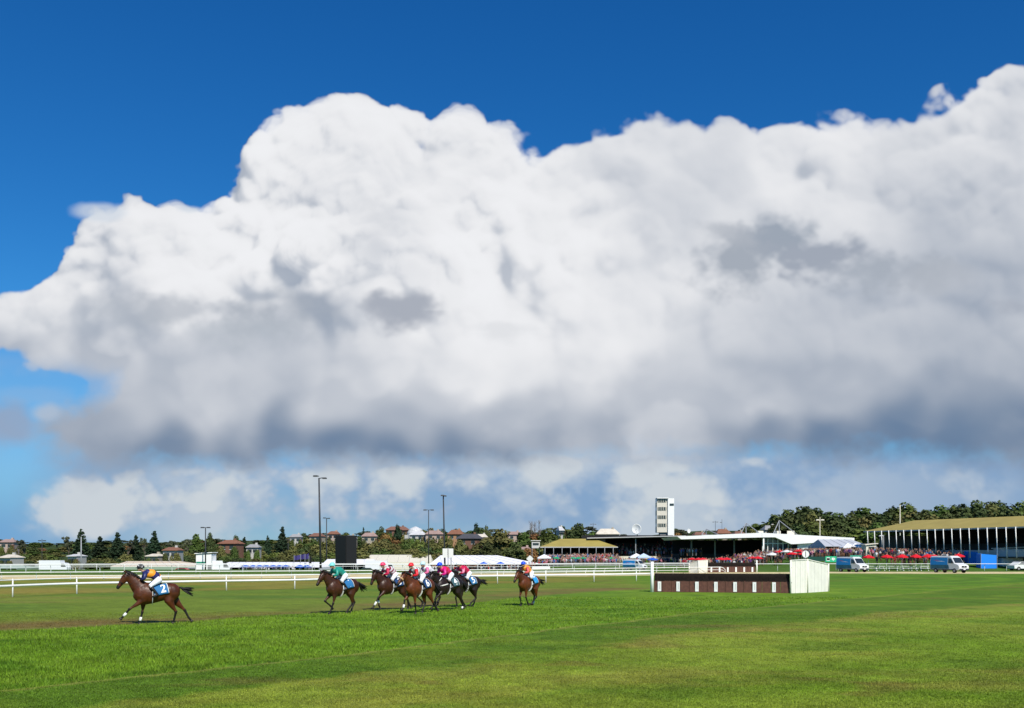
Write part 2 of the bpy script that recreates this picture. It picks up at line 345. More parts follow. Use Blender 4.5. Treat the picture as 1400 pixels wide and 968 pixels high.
def tag(o, label, cat, group=None):
    o['label'] = label; o['category'] = cat
    if group: o['group'] = group
    return o
def copy_tree(o, parent=None, loc=None, rz=None, label=None, group=None, scale=None):
    c = o.copy(); COL.objects.link(c)
    if parent is not None: c.parent = parent
    for ch in o.children: copy_tree(ch, c)
    if loc is not None: c.location = loc
    if rz is not None: c.rotation_euler = (0, 0, rz)
    if scale is not None: c.scale = scale if isinstance(scale, tuple) else (scale,) * 3
    if label: c['label'] = label
    if group: c['group'] = group
    return c
def struct(o): o['kind'] = 'structure'; return o
def remeshed(mb, name, mats, voxel, parent=None, smooth=4):
    o = mb.build(name + '_src', mats); md = o.modifiers.new('r', 'REMESH'); md.mode = 'VOXEL'; md.voxel_size = voxel; md.use_smooth_shade = True
    ms = o.modifiers.new('s', 'SMOOTH'); ms.factor = .5; ms.iterations = smooth
    me = bpy.data.meshes.new_from_object(o.evaluated_get(bpy.context.evaluated_depsgraph_get()))
    bpy.data.objects.remove(o); me.name = name; me.materials.clear()
    for m in (mats if isinstance(mats, (list, tuple)) else [mats]): me.materials.append(m)
    me.polygons.foreach_set('use_smooth', [True] * len(me.polygons))
    if parent is False: return me
    r = bpy.data.objects.new(name, me); COL.objects.link(r)
    if parent: r.parent = parent
    return r
_ORG = {}
_fontcache = {}
def text_mesh(body, size, name, th=.0):
    cu = bpy.data.curves.new(name + '_curve', 'FONT'); cu.body = body; cu.size = size; cu.align_x = 'CENTER'; cu.align_y = 'CENTER'; cu.offset = size * .025; cu.extrude = th
    o = bpy.data.objects.new(name + '_tmp', cu); COL.objects.link(o)
    bpy.context.view_layer.update()
    me = bpy.data.meshes.new_from_object(o.evaluated_get(bpy.context.evaluated_depsgraph_get()))
    bpy.data.objects.remove(o); return me
M_WHITE = mat('white_paint', (.78, .78, .75), .45, var=.04, scale=3)
M_CREAM = mat('cream_paint', (.66, .62, .50), .6, var=.06, scale=1.5)
M_BLACK = mat('black_coating', (.012, .012, .013), .6)
M_DARK = mat('dark_grey_metal', (.035, .037, .04), .5)
M_GREY = mat('grey_metal', (.30, .31, .32), .45, var=.08)
M_GLASS = mat('dark_glass', (.02, .028, .035), .08, spec=.6)

mat('skin', (.42, .24, .16), .55)
# ---------------------------------------------------------------- the ground: one sheet out to the horizon
def poly_y(xs, pts):                        # world Y of a border line at world X, border given by ground points
    p = sorted([(G(a, b).x, G(a, b).y) for a, b in pts])
    return np.interp(xs, [q[0] for q in p], [q[1] for q in p])
def line_dist(x, y, pts):                   # signed distance-like: >0 beyond (farther than) the border polyline
    W = [G(a, b) for a, b in pts]
    W = [W[0] + (W[0] - W[1]) * 4] + W + [W[-1] + (W[-1] - W[-2]) * .6]
    best = np.full(x.shape, 1e9); sg = np.ones(x.shape)
    for a, b in zip(W, W[1:]):
        ex, ey = b.x - a.x, b.y - a.y; t = np.clip(((x - a.x) * ex + (y - a.y) * ey) / (ex * ex + ey * ey), 0, 1)
        dx, dy = x - a.x - ex * t, y - a.y - ey * t; d = np.hypot(dx, dy); cr = ex * (y - a.y) - ey * (x - a.x)
        u = d < best; best = np.where(u, d, best); sg = np.where(u, np.sign(cr), sg)
    return best * sg
B_NEAR = [(0, 943), (120, 931), (250, 919), (350, 909), (450, 898), (550, 886), (650, 874), (750, 861), (850, 850), (950, 838), (1050, 829), (1130, 822), (1220, 814), (1300, 806), (1400, 798)]
B_TAN = [(0, 985), (350, 938), (560, 915), (700, 897), (790, 885), (875, 873), (960, 862), (1050, 853), (1130, 845), (1220, 836), (1320, 829), (1400, 825)]
B_FAR = [(0, 864), (100, 859), (165, 855), (260, 850), (350, 843), (425, 839), (520, 834), (620, 827), (700, 819), (800, 810), (880, 806)]
_rs = np.random.RandomState(5)
_nl = _rs.uniform(0, 1, (256, 256))
def n2d(x, y, s, seed=0):
    x = x / s + seed * 17.3; y = y / s + seed * 9.1; xi = np.floor(x).astype(int); yi = np.floor(y).astype(int); fx = x - xi; fy = y - yi
    fx = fx * fx * (3 - 2 * fx); fy = fy * fy * (3 - 2 * fy); g = lambda a, b: _nl[(yi + b) % 256, (xi + a) % 256]
    return (g(0, 0) * (1 - fx) + g(1, 0) * fx) * (1 - fy) + (g(0, 1) * (1 - fx) + g(1, 1) * fx) * fy
def fb2(x, y, s, seed=0, oc=4): return sum(n2d(x, y, s / 2**i, seed + i) * .5**i for i in range(oc)) / sum(.5**i for i in range(oc)) - .5
def turf(x, y):                             # albedo of the turf at a place (N,3)
    x = np.asarray(x, float); y = np.asarray(y, float)
    j = fb2(x, y, 3.0, 1) * 1.0 + fb2(x, y, .6, 3, 2) * .6
    dn = line_dist(x, y, B_NEAR) + j * .7; dt = line_dist(x, y, B_TAN) + j * 1.5; df = line_dist(x, y, B_FAR) + j * 1.0
    c = lambda *v: np.array(v)[None]
    def mix(a, b, t): return a * (1 - t[:, None]) + b * t[:, None]
    tan_ = c(.188, .246, .028); brightg = c(.108, .200, .013); darkg = c(.082, .155, .013); dry = c(.190, .165, .040); brown = c(.160, .105, .038); olive = c(.130, .185, .020)
    # near mown turf, olive with dry patches
    col = mix(tan_ * np.ones((len(x), 1)), c(.132, .212, .016), sm(-.12, .2, fb2(x, y * 1.0, 7, 20)))
    col = mix(col, c(.205, .190, .038), .6 * sm(.03, .26, fb2(x, y * 1.8, 5.0, 24)))
    col = mix(col, c(.098, .172, .015), .65 * sm(.04, .25, fb2(x, y * 1.4, 2.6, 28, 4)))
    col = mix(col, c(.16, .115, .035), .45 * sm(.22, .32, fb2(x, y * 1.8, 3.1, 29, 4)))
    col = mix(col, dry, .55 * np.exp(-((dt + .7) / .8)**2) * sm(-.2, .25, fb2(x, y, 4, 31)))
    mow = np.sin(dt * 1.15 + 1.5 * fb2(x, y, 9, 76)) * .5 + .5
    col = col * (1 + .13 * (mow - .5) * sm(0, -3, dt))[:, None]
    # band between the two borders, darker and rougher
    band = mix(darkg * np.ones((len(x), 1)), c(.125, .190, .017), sm(-.1, .3, fb2(x, y * 1.8, 3.5, 33)))
    band = mix(band, brown, .5 * sm(.10, .32, fb2(x, y * 2.0, 4.5, 37)))
    col = mix(col, band, sm(-.5, .5, dt))
    # bright track strip, lusher
    strip = mix(brightg * np.ones((len(x), 1)), c(.138, .228, .018), sm(-.2, .2, fb2(x, y * 2, 6, 41)))
    strip = mix(strip, c(.055, .140, .010), .6 * sm(.02, .3, fb2(x, y * 1.5, 1.8, 45, 3)))
    col = mix(col, c(.20, .21, .045), .75 * np.exp(-((dn + .05) / .16)**2))
    col = mix(col, strip, sm(-.06, .12, dn))
    # mowing arcs of the far turn
    rr = np.hypot(x - 26, (y - 118) * 1.0)
    arc = np.sin(rr * 1.35 + 1.2 * fb2(x, y, 12, 50)) * .5 + .5
    farright = sm(12, 26, x) * sm(70, 92, y)
    col = mix(col, mix(c(.060, .140, .014) * np.ones((len(x), 1)), c(.098, .205, .016), arc), farright * .75 * sm(.5, 2.5, dn))
    col = mix(col, dry, farright * .35 * sm(.05, .3, fb2(x, y * 1.3, 11, 53)))
    # beyond the strip: worn and striped turf up to the rails
    far = sm(-.25, .5, df)
    right_end = 1 - sm(8.5, 14, x)
    wave = fb2(x * .5, y * 1.5, 7, 60)
    fc = mix(olive * np.ones((len(x), 1)), c(.082, .150, .018), sm(-.1, .25, wave))
    fc = mix(fc, c(.185, .180, .038), .75 * sm(.02, .3, fb2(x * .6, y * 2, 9, 64)))
    worn = np.exp(-((df - 2.6) / 2.6)**2) * sm(-.38, .12, fb2(x * .5, y * 1.6, 6, 67))
    fc = mix(fc, brown, .85 * worn)
    fc = mix(fc, brown * .9, .55 * np.exp(-((df - 1.2) / .9)**2) * sm(-.3, .15, fb2(x, y, 5, 69)) * sm(4, -6, x))
    col = mix(col, fc, far * right_end)
    # wheel-worn edge and gold strip close before the first rails
    da = line_dist(x, y, [(-60, 822), (90, 812), (303, 807), (401, 805.5), (487, 802), (620, 799), (740, 797), (863, 795)])
    col = mix(col, c(.24, .185, .035), .7 * sm(-1.0, .8, da + j) * right_end * sm(-.3, .2, fb2(x, y, 6, 71)))
    col = mix(col, c(.06, .095, .012), .6 * np.exp(-((da + .25) / .3)**2) * right_end)
    # sandy track
    d1 = line_dist(x, y, [(-80, 793), (0, 792), (400, 790.5), (700, 788.5), (870, 787), (1000, 785), (1130, 784), (1400, 784.3)]) + j * .5
    d2 = line_dist(x, y, [(-80, 787), (0, 786.5), (400, 785.5), (700, 784), (870, 783), (1000, 782.3), (1130, 781.8), (1400, 781.8)]) + j * .5
    col = mix(col, c(.070, .135, .016), .8 * sm(-.5, 2, d2))
    col = mix(col, c(.60, .50, .27), sm(-.5, .5, d1) * (1 - sm(-.4, .4, d2)))
    # lawn beyond
    col = mix(col, c(.065, .13, .018) , sm(5, 12, d2) * .9)
    col = mix(col, c(.045, .07, .02), sm(230, 300, y))
    v = 1.03 + .62 * fb2(x, y, .35, 80, 3) * sm(120, 30, y) + .42 * fb2(x, y * 1.2, 1.4, 85, 4)
    return np.clip(col * v[:, None], .004, .8)
def ground_sheet():
    pyr = np.concatenate([[-0.1], np.geomspace(1.45, 30, 150), np.linspace(30.6, 225, 330), np.geomspace(228, 900, 16)])
    ys = CH * FOC / np.maximum(pyr, 1.0); ys[0] = 5200
    ys = np.concatenate([ys, [0, -15, -40, -120]])
    nx = 420; t = np.linspace(-1, 1, nx); t = np.sign(t) * (np.abs(t) * .78 + .22 * np.abs(t)**6)
    half = np.where(ys > 0, np.maximum(ys * .72, 12) * 1.0, 60)
    X = t[None] * half[:, None]
    edge = np.where(np.abs(t) > .93, 1 + (np.abs(t) - .93) * 22, 1)[None]
    X = X * edge; Yv = np.repeat(ys[:, None], nx, 1)
    x, y = X.ravel(), Yv.ravel()
    z = gz(x, y) * (y < 5000)
    col = np.concatenate([turf(x[i:i + 40000], y[i:i + 40000]) for i in range(0, len(x), 40000)])
    co = np.stack([x, y, z], -1).astype(np.float32)
    ny = len(ys); idx = np.arange(ny * nx).reshape(ny, nx)
    q = np.stack([idx[:-1, :-1], idx[1:, :-1], idx[1:, 1:], idx[:-1, 1:]], -1).reshape(-1, 4).astype(np.int32)
    me = bpy.data.meshes.new('ground'); me.vertices.add(len(co)); me.vertices.foreach_set('co', co.ravel())
    me.loops.add(q.size); me.loops.foreach_set('vertex_index', q.ravel()); me.polygons.add(len(q))
    me.polygons.foreach_set('loop_start', np.arange(0, q.size, 4, dtype=np.int32)); me.polygons.foreach_set('loop_total', np.full(len(q), 4, np.int32))
    me.update(); me.validate()
    at = me.color_attributes.new('turf', 'FLOAT_COLOR', 'POINT'); at.data.foreach_set('color', np.concatenate([col, np.ones((len(col), 1))], -1).astype(np.float32).ravel())
    me.polygons.foreach_set('use_smooth', [True] * len(me.polygons))
    m = bpy.data.materials.new('turf'); m.use_nodes = True; nt = m.node_tree; b = nt.nodes['Principled BSDF']; b.inputs['Roughness'].default_value = .9; b.inputs['Specular IOR Level'].default_value = .1
    a = nt.nodes.new('ShaderNodeAttribute'); a.attribute_name = 'turf'
    tcn = nt.nodes.new('ShaderNodeTexCoord'); n = nt.nodes.new('ShaderNodeTexNoise'); n.inputs['Scale'].default_value = 9; n.inputs['Detail'].default_value = 6; n.inputs['Roughness'].default_value = .7
    nt.links.new(tcn.outputs['Object'], n.inputs['Vector'])
    mr = nt.nodes.new('ShaderNodeMapRange'); mr.inputs['From Min'].default_value = .3; mr.inputs['From Max'].default_value = .7; mr.inputs['To Min'].default_value = .62; mr.inputs['To Max'].default_value = 1.3
    nt.links.new(n.outputs['Fac'], mr.inputs['Value'])
    vm = nt.nodes.new('ShaderNodeVectorMath'); vm.operation = 'SCALE'; nt.links.new(a.outputs['Color'], vm.inputs[0]); nt.links.new(mr.outputs[0], vm.inputs['Scale']); nt.links.new(vm.outputs[0], b.inputs['Base Color'])
    bp = nt.nodes.new('ShaderNodeBump'); bp.inputs['Strength'].default_value = .6; bp.inputs['Distance'].default_value = .05; nt.links.new(n.outputs['Fac'], bp.inputs['Height']); nt.links.new(bp.outputs[0], b.inputs['Normal'])
    me.materials.append(m)
    o = bpy.data.objects.new('ground', me); COL.objects.link(o); return struct(o)
ground_sheet()
def grass(name, label, N, height, seed, strip):
    rs = np.random.RandomState(seed)
    inv = rs.uniform(1 / 62.0, 1 / 16.2, N) if strip else rs.uniform(1 / 46.0, 1 / 16.2, N)
    y = 1 / inv; x = rs.uniform(-.60, .60, N) * (y + 4)
    dn = line_dist(x, y, B_NEAR) + fb2(x, y, 3.0, 1) * .7; df = line_dist(x, y, B_FAR) + fb2(x, y, 3.0, 1)
    k = ((dn > .05) & ((df < .2) | (x > 9)) & (fb2(x, y, 1.2, 91) > -.25)) if strip else (((dn < -.05) | ((df > 1) & (x < 9))) )
    x, y = x[k], y[k]; n = len(x)
    a = rs.uniform(0, 2 * np.pi, n); h = height * rs.uniform(.45, 1.25, n) * (1 + .5 * fb2(x, y, 1.6, 97)); w = rs.uniform(.007, .017, n) * (.6 + y / 40)
    lean = rs.uniform(0, .9, n) * h; la = rs.uniform(0, 2 * np.pi, n)
    base = np.stack([x, y, np.zeros(n) - .004], -1)
    side = np.stack([np.cos(a) * w, np.sin(a) * w, np.zeros(n)], -1)
    tip = base + np.stack([np.cos(la) * lean, np.sin(la) * lean, h], -1)
    co = np.stack([base - side, base + side, tip], 1).reshape(-1, 3).astype(np.float32)
    col = turf(x, y) * rs.uniform(.70, 1.75, n)[:, None] * np.array([1.04, 1.0, .9])[None]
    col = np.repeat(col, 3, 0)
    me = bpy.data.meshes.new(name); me.vertices.add(len(co)); me.vertices.foreach_set('co', co.ravel())
    q = np.arange(n * 3, dtype=np.int32); me.loops.add(n * 3); me.loops.foreach_set('vertex_index', q); me.polygons.add(n)
    me.polygons.foreach_set('loop_start', np.arange(0, n * 3, 3, dtype=np.int32)); me.polygons.foreach_set('loop_total', np.full(n, 3, np.int32)); me.update(); me.validate()
    at = me.color_attributes.new('turf', 'FLOAT_COLOR', 'POINT'); at.data.foreach_set('color', np.concatenate([np.clip(col, 0, 1), np.ones((len(col), 1))], -1).astype(np.float32).ravel())
    if 'grass_blade' not in _mats:
        m = bpy.data.materials.new('grass_blade'); m.use_nodes = True; nt = m.node_tree; b = nt.nodes['Principled BSDF']; b.inputs['Roughness'].default_value = .6; b.inputs['Specular IOR Level'].default_value = .2
        at_ = nt.nodes.new('ShaderNodeAttribute'); at_.attribute_name = 'turf'; nt.links.new(at_.outputs['Color'], b.inputs['Base Color'])
        tr = nt.nodes.new('ShaderNodeBsdfTranslucent'); nt.links.new(at_.outputs['Color'], tr.inputs['Color']); mx = nt.nodes.new('ShaderNodeMixShader'); mx.inputs[0].default_value = .35
        nt.links.new(b.outputs[0], mx.inputs[1]); nt.links.new(tr.outputs[0], mx.inputs[2]); nt.links.new(mx.outputs[0], nt.nodes['Material Output'].inputs[0]); _mats['grass_blade'] = m
    me.materials.append(_mats['grass_blade'])
    o = bpy.data.objects.new(name, me); COL.objects.link(o); o['kind'] = 'stuff'; tag(o, label, 'grass'); return o
grass('tall_grass', 'lush bright green blades of the longer grass on the running strip', 380000, .070, 1, True)
grass('mown_grass', 'short olive green blades of the closely mown turf', 480000, .026, 2, False)
# ---------------------------------------------------------------- rails round the track
def along(pts, step, start=0.0):
    out = []; acc = -start
    for a, b in zip(pts, pts[1:]):
        L = (b - a).length; d = (b - a) / L; t = -acc if acc < 0 else (step - acc if acc > 0 else 0)
        while t <= L: out.append((a + d * t, d)); t += step
        acc = (L - (t - step))
    return out
def smooth_line(pts, n=5):
    out = []
    for i in range(len(pts) - 1):
        p0 = pts[max(i - 1, 0)]; p1 = pts[i]; p2 = pts[i + 1]; p3 = pts[min(i + 2, len(pts) - 1)]
        for k in range(n):
            t = k / n; out.append(.5 * ((2 * p1) + (p2 - p0) * t + (2 * p0 - 5 * p1 + 4 * p2 - p3) * t * t + (3 * p1 - p0 - 3 * p2 + p3) * t**3))
    return out + [pts[-1]]
def rail(label, px, rails, step, h, goose, name='running_rail', rr=.03, endloop=False, start=0.0, group=None, lean=.34, side=1):
    L = smooth_line([G(a, b) for a, b in px]); t = thing(name, label, 'fence', L[0], 0, group); o = Vector(L[0])
    ups = [Vector((p.x, p.y, gz1(p.x, p.y))) for p in L]
    for z, r in rails:
        m = MB(); pts = [p - o + Vector((0, 0, z)) for p in ups]
        if endloop: e = (pts[-1] - pts[-2]).normalized(); pts += [pts[-1] + e * .5 - Vector((0, 0, .08)), pts[-1] + e * .9 - Vector((0, 0, .35)), pts[-1] + e * 1.0 - Vector((0, 0, z * .98))]
        m.tube(pts, [(r, r * .8)] * len(pts), 8); m.build('rail', M_WHITE, t, True)
    P_ = along(L, step, start); pr = None
    for i, (p, d) in enumerate(P_[:98]):
        n = Vector((-d.y, d.x, 0)) * side
        if pr is None or i % 7 == 0:
            m = MB()
            if goose: m.tube([(0, 0, -.1), (0, 0, .45 * h), (0, .06, .72 * h), (0, lean * .55, .90 * h), (0, lean, h + .0)], [.040, .040, .038, .034, .028], 8)
            else: m.tube([(0, 0, -.1), (0, 0, h)], [.045, .04], 8); m.ball((0, 0, h), .045, 8, 4)
            me = m.mesh('post', M_WHITE, True)
        q = bpy.data.objects.new('post', me); COL.objects.link(q); q.parent = t; q.location = (p - n * (lean if goose else 0) * 1.0) - o + Vector((0, 0, gz1(p.x, p.y)))
        q.rotation_euler = (R(rnd.uniform(-1.5, 1.5)), R(rnd.uniform(-1.5, 1.5)), math.atan2(n.y, n.x) - math.pi / 2)
    return t
FA = [(-150, 829), (-60, 821), (90, 812.5), (200, 809.5), (303, 807.2), (401, 805.3), (487, 802.2), (560, 800.4), (640, 798.5), (740, 796.6), (820, 795.4), (890, 794)]
FB = [(-150, 795), (0, 793.5), (200, 792), (420, 790.5), (600, 789), (740, 787), (860, 785), (930, 783.8), (985, 783)]
FC = [(-150, 785), (0, 784), (200, 783.4), (420, 782.8), (600, 782.2), (740, 781.7), (900, 781.2), (1010, 780.9), (1150, 780.7), (1290, 780.7), (1400, 780.9), (1520, 781.5)]
rail('white two bar rail on straight posts, nearest the camera behind the lead horse', FA, [(1.06, .035), (.70, .075)], 5.25, 1.10, False, start=.6)
rail('white low running rail bordering the near side of the sand track', FB, [(.80, .045), (.42, .03)], 3.2, .8, True, endloop=True, side=-1)
rail('white running rail on curved gooseneck posts beyond the sand track, behind the vans', FC, [(1.12, .045)], 2.15 * 1.5, 1.12, True, side=-1)
FD = [(-150, 781), (60, 780), (260, 779), (480, 778.4), (700, 778), (840, 777.8), (900, 777.6), (960, 777.2)]
rail('thin white rail of the farther chute beyond the gooseneck rail', FD, [(1.0, .05), (.55, .03)], 4.2, 1.0, True, side=1, lean=.3)

# ---------------------------------------------------------------- brush hurdles
def hurdle(label, pL, pR, wing, hgt, wing_w, name='brush_hurdle', loc_h=1.36):
    a, b = pL, pR; t = thing(name, label, 'hurdle', a, 0); d = (b - a); L = d.length; d.normalize(); n = Vector((d.y, -d.x, 0)); ang = math.atan2(d.y, d.x)
    t.rotation_euler = (0, 0, ang)          # x along the hurdle, -y towards the camera
    brush = mat('dark_brush', (.016, .011, .009), .95, bump=1.0, bscale=40); pan = mat('brown_board', (.115, .050, .032), .8, color2=(.075, .032, .022), scale=6)
    th = .75; N = max(4, round(L / .62)); w = L / N
    for i in range(N):                      # padded brown boards, each a touch different
        m = MB(); x0, x1 = i * w + .01, (i + 1) * w - .01; zt = loc_h * .60
        m.add([(x0, -.06, -.03), (x1, -.06, -.03), (x1, th, -.03), (x0, th, -.03), (x0, .08, zt), (x1, .08, zt), (x1, th - .1, zt), (x0, th - .1, zt)], [(0, 1, 5, 4), (1, 2, 6, 5), (2, 3, 7, 6), (3, 0, 4, 7), (4, 5, 6, 7), (3, 2, 1, 0)])
        m.build('board', pan, t)
    m = MB(); r = random.Random(3)          # brush: thousands of birch twigs packed over a core
    m.box((L / 2, th / 2 + .02, loc_h * .78), (L - .04, th * .62, loc_h * .36))
    for i in range(int(L * 130)):
        x = r.uniform(.02, L - .02); y = r.uniform(.06, th - .1); z0 = loc_h * .58; z1 = loc_h * (r.uniform(.92, 1.04) + .035 * math.sin(x * 2.3) * math.sin(x * 5.1 + 1)); q = r.uniform(-.05, .05)
        m.add([(x - .012, y, z0), (x + .012, y, z0), (x + q, y + r.uniform(-.06, .04), z1)], [(0, 1, 2)])
        if i % 2 == 0: yy = .055 + r.uniform(0, .03); m.add([(x - .014, yy, z0 - .02), (x + .014, yy, z0 - .02), (x + q, yy - .01 + r.uniform(-.01, .03), loc_h * r.uniform(.8, 1.0))], [(0, 1, 2)])
    m.build('brush', brush, t)
    K = 7 if L > 8 else 6
    for i in range(K):
        x = L * (.043 + i * .1405) if K == 7 else L * (.08 + i * .17); s = MB(); s.box((x, -.06, .40 * hgt / 1.1), (.24, .035, .68 * hgt / 1.1)); so = s.build('white_slat', M_WHITE, t); so.rotation_euler = (0, 0, 0)
        g_ = MB(); g_.box((x + .02, -.081, .42 * hgt / 1.1), (.035, .006, .42)); g_.build('slat_print', mat('faded_print', (.42, .43, .42), .7), so)
    return t, L, d, ang
hA, hB = G(894, 809.2), G(1080, 811.0)
h1, hL, hd_, hang = hurdle('long brown boarded hurdle with dark brush top and seven white slats beside the white wing', hA, hB, True, 1.1, 3)
m = MB(); m.tube([(-.10, -.25, -.1), (-.10, -.25, 2.14)], [.12, .11], 12); m.build('post', M_WHITE, h1, True)
m = MB(); m.tube([(-.28, 1.7, -.1), (-.28, 1.7, 1.9)], [.06, .06], 8); m.build('post', M_GREY, h1, True)
m = MB()
for z in (.5, 1.1, 1.7): m.tube([(-.12, -.2, z), (-.26, 1.7, z * .92)], .035, 6)
m.build('side_rail', mat('weathered_white', (.50, .50, .47), .7), h1, True)
def wing(label, pts, name='hurdle_wing'):   # boarded panels between ground points with (height)
    t = thing(name, label, 'hurdle wing', pts[0][0]); o = pts[0][0]
    pm = mat('boarded_white_paint', (.74, .72, .64), .55, var=.05, scale=2)
    for k, ((a, ha), (b, hb)) in enumerate(zip(pts, pts[1:])):
        d = b - a; L = d.length; u = d / L; n = Vector((-u.y, u.x, 0)) * .03; N = max(3, round(L / .26)); m = MB()
        for i in range(N):
            s0, s1 = i / N, (i + 1) / N; p0 = a - o + d * (s0 + .03 / N); p1 = a - o + d * (s1 - .03 / N); z0, z1 = ha + (hb - ha) * s0, ha + (hb - ha) * s1
            off = n * (.25 if i % 2 else 0)
            vs = [p0 + off, p1 + off, p1 + off + n, p0 + off + n]; v = [tuple(q) for q in vs] + [(vs[0].x, vs[0].y, z0), (vs[1].x, vs[1].y, z1), (vs[2].x, vs[2].y, z1), (vs[3].x, vs[3].y, z0)]
            m.add(v, [(3, 2, 1, 0), (4, 5, 6, 7), (0, 1, 5, 4), (1, 2, 6, 5), (2, 3, 7, 6), (3, 0, 4, 7)])
        m.build('boarded_panel', pm, t)
        c = MB(); c.tube([a - o + Vector((0, -.02, ha + .02)), b - o + Vector((0, -.02, hb + .02))], .035, 6); c.build('cap_rail', pm, t)
    for a, ha in pts:
        c = MB(); c.tube([a - o - Vector((0, .03, .1)), a - o + Vector((0, -.03, ha + .04))], .055, 8); c.build('corner_post', pm, t, True)
    for q in (.3, .8):
        a, ha = pts[0]; b, hb = pts[1]; c = MB(); c.box((a - o).lerp(b - o, .02) + Vector((0, -.06, ha * .92 * q + .1)), (.10, .03, .06)); c.build('hinge', M_DARK, t)
    return t
w0, w1, w2 = G(1080.8, 811.1), G(1104, 810.3), G(1132.5, 808.6)
wing('tall white boarded wing at the right end of the near hurdle', [(w0, 2.22), (w1, 2.28), (w2, 1.92)])
# round distance marker standing behind the wing
t = thing('distance_marker', 'round white disc sign with a dark vertical bar above the white hurdle wing', 'sign', G(1101, 806))
zc = Z_(757.5, G(1101, 806).y); m = MB(); m.tube([(0, 0, -.1), (0, 0, zc + .1)], .03, 8); m.build('pole', M_GREY, t, True)
m = MB(); m.tube([(0, -.05, zc), (0, -.085, zc)], .27, 28); m.build('disc', M_WHITE, t)
m = MB(); m.box((0, -.091, zc), (.045, .006, .40)); m.build('bar_mark', M_BLACK, t)
m = MB(); m.tube([(math.cos(a) * .27, -.088, zc + math.sin(a) * .27) for a in [i * math.pi / 14 for i in range(29)]], .012, 5, cap=False); m.build('rim', M_GREY, t)
# second hurdle across the sand
gA, gB = G(967, 782.6), G(1033, 782.4)
h2, L2_, _, _ = hurdle('distant brown boarded hurdle with five white slats on the far course', gA, gB, True, 1.1, 3, loc_h=1.45)
for o_ in list(h2.children):
    pass
m = MB(); m.tube([(L2_ + .1, -.2, -.1), (L2_ + .1, -.2, 1.75)], [.10, .09], 10); m.build('post', M_WHITE, h2, True)
wing('small grey white boarded wing at the left end of the distant hurdle', [(G(942, 783.2), 1.35), (G(955, 783.4), 1.72), (G(967, 783.0), 1.80)])
# diamond sign and grey panels by the rail
t = thing('diamond_sign', 'white diamond shaped sign on a pole behind the last horse', 'sign', G(724.5, 783)); yd = G(724.5, 783).y; zc = Z_(764, yd)
m = MB(); m.tube([(0, 0, -.1), (0, 0, zc)], .04, 8); m.build('pole', M_GREY, t, True)
m = MB(); m.prism([(-.52, 0), (0, -.52), (.52, 0), (0, .52)], (0, -.08, zc), (1, 0, 0), (0, .03, 0)); m.build('plate', mat('white_sign_face', (.62, .63, .62), .5), t)
t = thing('notice_board', 'two upright white panels on dark posts behind the bunch of horses', 'notice board', G(612.5, 784)); yd = G(612.5, 784).y
for dx in (-.42, .42):
    m = MB(); m.box((dx * .95, -.06, Z_(756.2, yd)), (.66, .05, 1.25)); m.build('panel', mat('white_sign_face', (.62, .63, .62), .5), t)
    m = MB(); m.box((dx * 1.0, 0, 1.2), (.16, .10, 2.6)); m.build('post', M_DARK if dx < 0 else M_GREY, t)
m = MB(); m.box((0, .08, 1.75), (.12, .08, 3.5)); m.build('post', M_GREY, t)
# ---------------------------------------------------------------- tower masts with lamps
def mast(label, px, ytop, Y, r, arms, lean=0, colr=None, name='lamp_mast', cat='lamp mast'):
    x = X_(px, Y); z0 = gz1(x, Y); H = Z_(ytop, Y) - z0; t = thing(name, label, cat, (x, Y, z0)); c = colr or M_DARK
    m = MB(); m.tube([(lean, 0, -.2) if False else (0, 0, -.2), (lean, 0, H)], [r, r * .62], 12); m.build('pole', c, t, True)
    m = MB(); m.tube([(0, 0, -.1), (0, 0, .35)], [r * 1.9, r * 1.7], 12); m.build('base', M_GREY, t)
    for k, (dx, dy, dz) in enumerate(arms):
        m = MB(); m.tube([(lean, 0, H - .08 + dz), (lean + dx * .6, dy * .6, H + dz + .02), (lean + dx, dy, H + dz)], r * .35, 6); a = m.build('arm', c, t)
        s = 1 if dx >= 0 else -1
        m = MB(); m.box((lean + dx * 1.05, dy, H + dz - .02), (.75, .55, .20), 0, taper=.75); hd = m.build('lamp_head', c, a)
        m = MB(); m.box((lean + dx * 1.05, dy, H + dz - .135), (.6, .42, .04)); m.build('lens', M_GLASS, hd)
    return t
mast('tallest black lamp mast with two heads, left of the black board', 438.5, 653.5, 160, .19, [(-.55, 0, .35), (.85, 0, .0)], -.28)
mast('black lamp mast with one head, tallest of the pair behind the bunch of horses', 608.5, 678, 190, .19, [(-.1, -.5, .1), (.25, .3, .05)], -.34)
mast('slender black lamp mast just right of the tallest mast', 446.5, 708.5, 250, .17, [(-.5, 0, .1), (.5, 0, .0)])
mast('thin grey lamp mast left of the single headed mast behind the bunch', 586, 697, 215, .13, [(-.75, 0, 0), (.75, 0, 0)])
mast('thin dark lamp mast in front of the white judges box', 281, 721, 205, .16, [(-.6, 0, 0), (.6, 0, .0)])
mast('plain pale grey pole in front of the leftmost tall pine', 111, 734, 230, .17, [], 0, M_GREY, 'grey_pole', 'pole')
mast('slim pole rising from among the trees at the far left', 57.5, 737, 260, .10, [(-.6, 0, -.4), (.6, 0, -.4)], 0, M_DARK, 'utility_pole', 'pole')
mast('tall cream flagpole rising behind the long right grandstand', 1230.5, 690, 215, .12, [], 0, M_CREAM, 'flagpole', 'pole')
mast('lamp mast beside the left end of the right grandstand, white floodlight heads', 1208, 731.5, 186, .10, [(-.5, 0, -.1)], 0, M_GREY)
mast('dark pole among the roofs left of the black board', 394, 736, 330, .12, [(-.5, 0, -.3), (.5, 0, -.3)], 0, M_DARK, 'utility_pole', 'pole')
